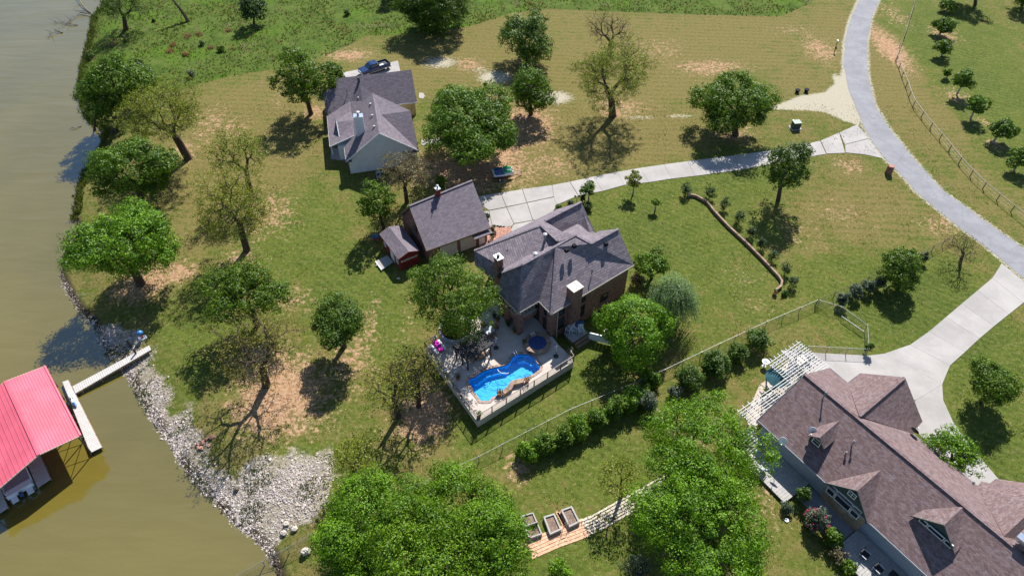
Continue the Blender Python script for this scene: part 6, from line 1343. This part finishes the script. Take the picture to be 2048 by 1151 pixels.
# --- planting beds of the long house
shrub('rose_bush','rose bush with pink blooms beside the plank deck',1625,1052,27,30,'leaf_grey',dens=1.4); shrub('shrub','bright green bush below the rose bush',1662,1085,24,22,'leaf_mid',dens=1.3); shrub('shrub','dark climbing bush between the house wall and the roses',1600,1000,18,26,'leaf_dark'); shrub('shrub','brown dry bush at the corner of the lower plank deck',1668,1112,20,14,'leaf_brown',dens=.8); shrub('shrub','low green bush in front of the lower plank deck',1692,1135,20,12,'leaf_mid'); shrub('shrub','grey lavender clump beside the upper plank deck',1572,1020,16,12,'leaf_grey',dens=.8)
rng=np.random.default_rng(4); p=at(1625,1052)+Vector((0,0,1.9)); fl_=thing('rose_blooms',p,'cluster of pink rose blooms on the bush by the plank deck','flowers'); d=sph(rng,46); d[:,2]=np.abs(d[:,2]); P=np.array(p)+d*np.array((1.25,1.25,1.0))-np.array((0,0,.7)); P=np.repeat(P,5,0)+rng.normal(size=(230,3))*.05; leaf_obj('bloom',(P,rng.normal(size=P.shape)+np.array([0,0,1]),np.full(230,.13)),'petal_pink',fl_,.9,'stuff')
# bare shrubs in the planter, seedlings, dry tufts
for i in range(14):
    a=i*2.4; r_=.5+.11*i; 
rng=np.random.default_rng(9); P=[];
for k in range(420): a=rng.uniform(0,6.28); r_=1.75*math.sqrt(rng.random()); P.append((plc.x+r_*math.cos(a),plc.y+r_*math.sin(a),DZ+.45+rng.uniform(0,.35)))
P=np.array(P); o=leaf_obj('ground_cover',(P,rng.normal(size=P.shape)+np.array([0,0,1.]),rng.uniform(.2,.4,len(P))),'leaf_olive',rp_,.6,'stuff')
b_=at(1068,1056); o=leaf_obj('seedlings',blob_leaves(rng,(b_.x,b_.y,.55),(.45,.35,.15),90,.14),'leaf_mid',bd,.6,'stuff')
pot(lev(*c3(570,712),DZ),'terracotta potted plant at the lower end of the fountain wall',.3,.45,'leaf_grey',seed=1); pot(lev(*c3(965,525),DZ),'terracotta potted plant at the upper end of the fountain wall',.28,.45,'leaf_grey',.45,seed=2); pot(lev(*c3(278,1035),DZ),'dark potted plant in the terrace corner',.22,.5,'leaf_mid',.4,'metal_dark',3); pot(lev(*c8(325,672),DZ),'terracotta potted plant with red foliage at the shaded terrace edge',.25,.4,'leaf_brown',.35,seed=4)
for i,(x,y,lb) in enumerate(((989,634,'farthest under the tree'),(995.5,641.5,'beside the first brick pier'),(1016.5,650,'between the brick piers'),(1030,665,'against the corner brick pier'))): pot(lev(x,y,DZ),'dark potted plant along the veranda, '+lb,.26,.42,'leaf_dark',.36,'terracotta' if i%2 else 'metal_dark',5+i)
pot(lev(1049,688,DZ),'dark potted plant beside the spa wall',.22,.35,'leaf_dark',.3,'metal_dark',11); pot(lev(1139,705,DZ),'pale potted shrub at the terrace fence corner',.25,.4,'leaf_grey',.4,'limestone',12); pot(at(1549,588),'terracotta pot plant at the lower end of the curved wall',.3,.4,'leaf_dark',.3,seed=13); pot(at(1377,392),'stone pot plant at the upper end of the curved wall',.3,.45,'leaf_grey',.3,'limestone',14)
p=lev(890,743,DZ); t=thing('bucket',p,'small blue bucket at the terrace fence','bucket'); MB().lathe(p,[(.15,0),(.2,.38),(.22,.4),(.18,.38)],10).build('pail','blue_plastic',t); MB().tube([p+Vector((-.2,0,.38)),p+Vector((0,0,.58)),p+Vector((.2,0,.38))],.015,4).build('handle','metal_dark',t)
# --- meadow grass
rng=np.random.default_rng(21); WP=np.array(WILD); pts=[]
while sum(len(q) for q in pts)<10000:
    p=np.stack([rng.uniform(-105,75,20000),rng.uniform(100,160,20000)],-1); s=shore_sd(p[:,0],p[:,1]); k=inpoly(p[:,0],p[:,1],WILD)&(s>.3)&(np.abs(p[:,0])<p[:,1]*.80)&(smooth_noise(p[:,0],p[:,1],.5,31)+rng.normal(0,.3,20000)>-.25); pts.append(p[k])
def tufts(pts,h,mat,name,label,seed,nb=3,w=.09):
    rng=np.random.default_rng(seed); n=len(pts); z=th(pts[:,0],pts[:,1])+.05; V=[]
    for b in range(nb):
        a=rng.uniform(0,6.28,n); ln=rng.uniform(.1,.5,n); hh=h*rng.uniform(.5,1.3,n); o=rng.normal(0,.10,(n,2)); x=pts[:,0]+o[:,0]; y=pts[:,1]+o[:,1]; ca,sa=np.cos(a),np.sin(a)
        V.append(np.stack([np.stack([x-ca*w,y-sa*w,z],-1),np.stack([x+ca*w,y+sa*w,z],-1),np.stack([x+ca*w*.3-sa*ln*hh,y+sa*w*.3+ca*ln*hh,z+hh],-1),np.stack([x-ca*w*.3-sa*ln*hh,y-sa*w*.3+ca*ln*hh,z+hh],-1)],1))
    V=np.concatenate(V).reshape(-1,3); o=raw_quads(name,V,mat,None,'stuff'); tag(o,label,'grass'); return o
leafmat('grass_wild',(.065,.11,.014),(.11,.155,.026),(.17,.165,.05),.2); leafmat('grass_dry',(.22,.16,.08),(.30,.22,.12),(.35,.28,.16),.2); leafmat('grass_rust',(.30,.20,.10),(.36,.25,.14),(.40,.30,.18),.2); leafmat('grass_lawn',(.10,.115,.025),(.145,.14,.035),(.24,.19,.08),.2)
A_=np.concatenate(pts); tufts(A_[:8500],.24,'grass_wild','meadow_grass','long green meadow grass beyond the mown lawn',1); tufts(A_[8500:10000],.45,'grass_dry','dry_grass','dry straw coloured stems in the meadow',2)
for i,(x,y) in enumerate(((375,75),(398,70),(422,98),(340,105),(347,92),(372,110),(457,64),(228,90))):
    p=at(x,y); q=np.array([(p.x,p.y)])+np.random.default_rng(i).normal(0,.35,(70,2)); rgt=thing('rust_tuft',p,'rust coloured grass clump on the meadow','grass clump','rust coloured clumps on the meadow'); o=tufts(q,.6,'grass_rust','blades',None,i,2,.05); 
    del o['category']; 
    me_=o.data; co=np.zeros(len(me_.vertices)*3); me_.vertices.foreach_get('co',co); co=co.reshape(-1,3)-np.array(p); me_.vertices.foreach_set('co',co.ravel()); me_.update(); o.parent=rgt
for i,(x,y,r) in enumerate(((405,85,8),(443,97,9),(308,38,4),(310,165,9),(385,148,10),(235,115,14),(183,110,10),(695,25,8))): shrub('meadow_bush',('small green bush in the meadow near the rust clumps','small green bush in the meadow, beside its own shade','tiny dark bush on the meadow path','low bush at the shore end of the mown edge','low grey bush at the mown meadow edge','bright bush under the half bare oak','dark bush at the meadow waterline','small dark bush in the upper meadow')[i],x,y+6,r,r*.8,('leaf_willow','leaf_mid','leaf_dark','leaf_mid','leaf_grey','leaf_mid','leaf_dark','leaf_dark')[i])
# reeds along the grassy shore
S=resample([tuple(p) for p in SH[1:15]],900); P=np.array([(q.x,q.y) for q in S]); r_=np.random.default_rng(6); P=P+np.stack([np.abs(r_.normal(.5,.6,900))+.1,r_.normal(0,.3,900)],-1); tufts(P,.6,'grass_wild','shore_reeds','green reeds and grass along the lake edge',7,4)
# weeds among the shore stones and litter under the trees
r_=np.random.default_rng(12); q=rockpts(r_,2600); k=smooth_noise(q[:,0],q[:,1],.8,55)>.12; tufts(q[k],.16,'grass_wild','shore_weeds','green weeds growing between the shore stones',14,3,.06)
lit=[]
for (x,y,rx,ry,sg) in DIRT:
    c=at(x,y); e=lev(x+rx,y); n_l=int(110*sg*max(.4,(e.x-lev(x,y).x)/3)); lit.append(np.array([(c.x,c.y)])+r_.normal(0,.55,(n_l,2))*np.array([e.x-lev(x,y).x,lev(x,y-ry).y-lev(x,y).y]))
lit=np.concatenate(lit); lit=lit[shore_sd(lit[:,0],lit[:,1])>2]
P=np.stack([lit[:,0],lit[:,1],th(lit[:,0],lit[:,1])+.03],-1); leafmat('litter',(.30,.20,.12),(.42,.30,.19),(.5,.40,.28),.0)
o=leaf_obj('leaf_litter',(P,r_.normal(size=P.shape)*.25+np.array([0,0,1.]),r_.uniform(.08,.22,len(P))),'litter',None,.6,'stuff'); tag(o,'tan leaf litter scattered over bare soil and lawn','leaf litter')
# short tufts roughening the mown lawn
pts=[]; r_=np.random.default_rng(8)
XR=lambda n:np.stack([r_.uniform(-60,75,n),r_.uniform(26,110,n)],-1)
B_=XR(120000); k=(shore_sd(B_[:,0],B_[:,1])>2.5)&~inpoly(B_[:,0],B_[:,1],WILD)&~inpoly(B_[:,0],B_[:,1],ROCKP[0])&(smooth_noise(B_[:,0],B_[:,1],.8,41)+r_.normal(0,.4,len(B_))>.15)
for pol in (N_+S_[::-1],W(RL)+W(RR)[::-1],[(p.x,p.y) for p in DECK],W([(945,400),(1140,364),(1160,391),(1060,470),(980,470)]),W([(1560,700),(1769,707),(2003,527),(2075,585),(1926,707),(1884,768),(1996,957),(1960,990),(1700,800)]),[(q.x,q.y) for q in inset([lev(1060,1080),lev(1380,925),lev(1395,945),lev(1070,1110)],0)]): k&=~inpoly(B_[:,0],B_[:,1],[(p[0],p[1]) for p in pol])
B_=B_[k]; h_=len(B_)//2
tufts(B_[:h_],.09,'grass_lawn','lawn_grass','short uneven grass tufts over the mown lawns',3,1,.06); tufts(B_[h_:],.09,'grass_wild','lawn_clover','short green tufts over the mown lawns',4,1,.06)
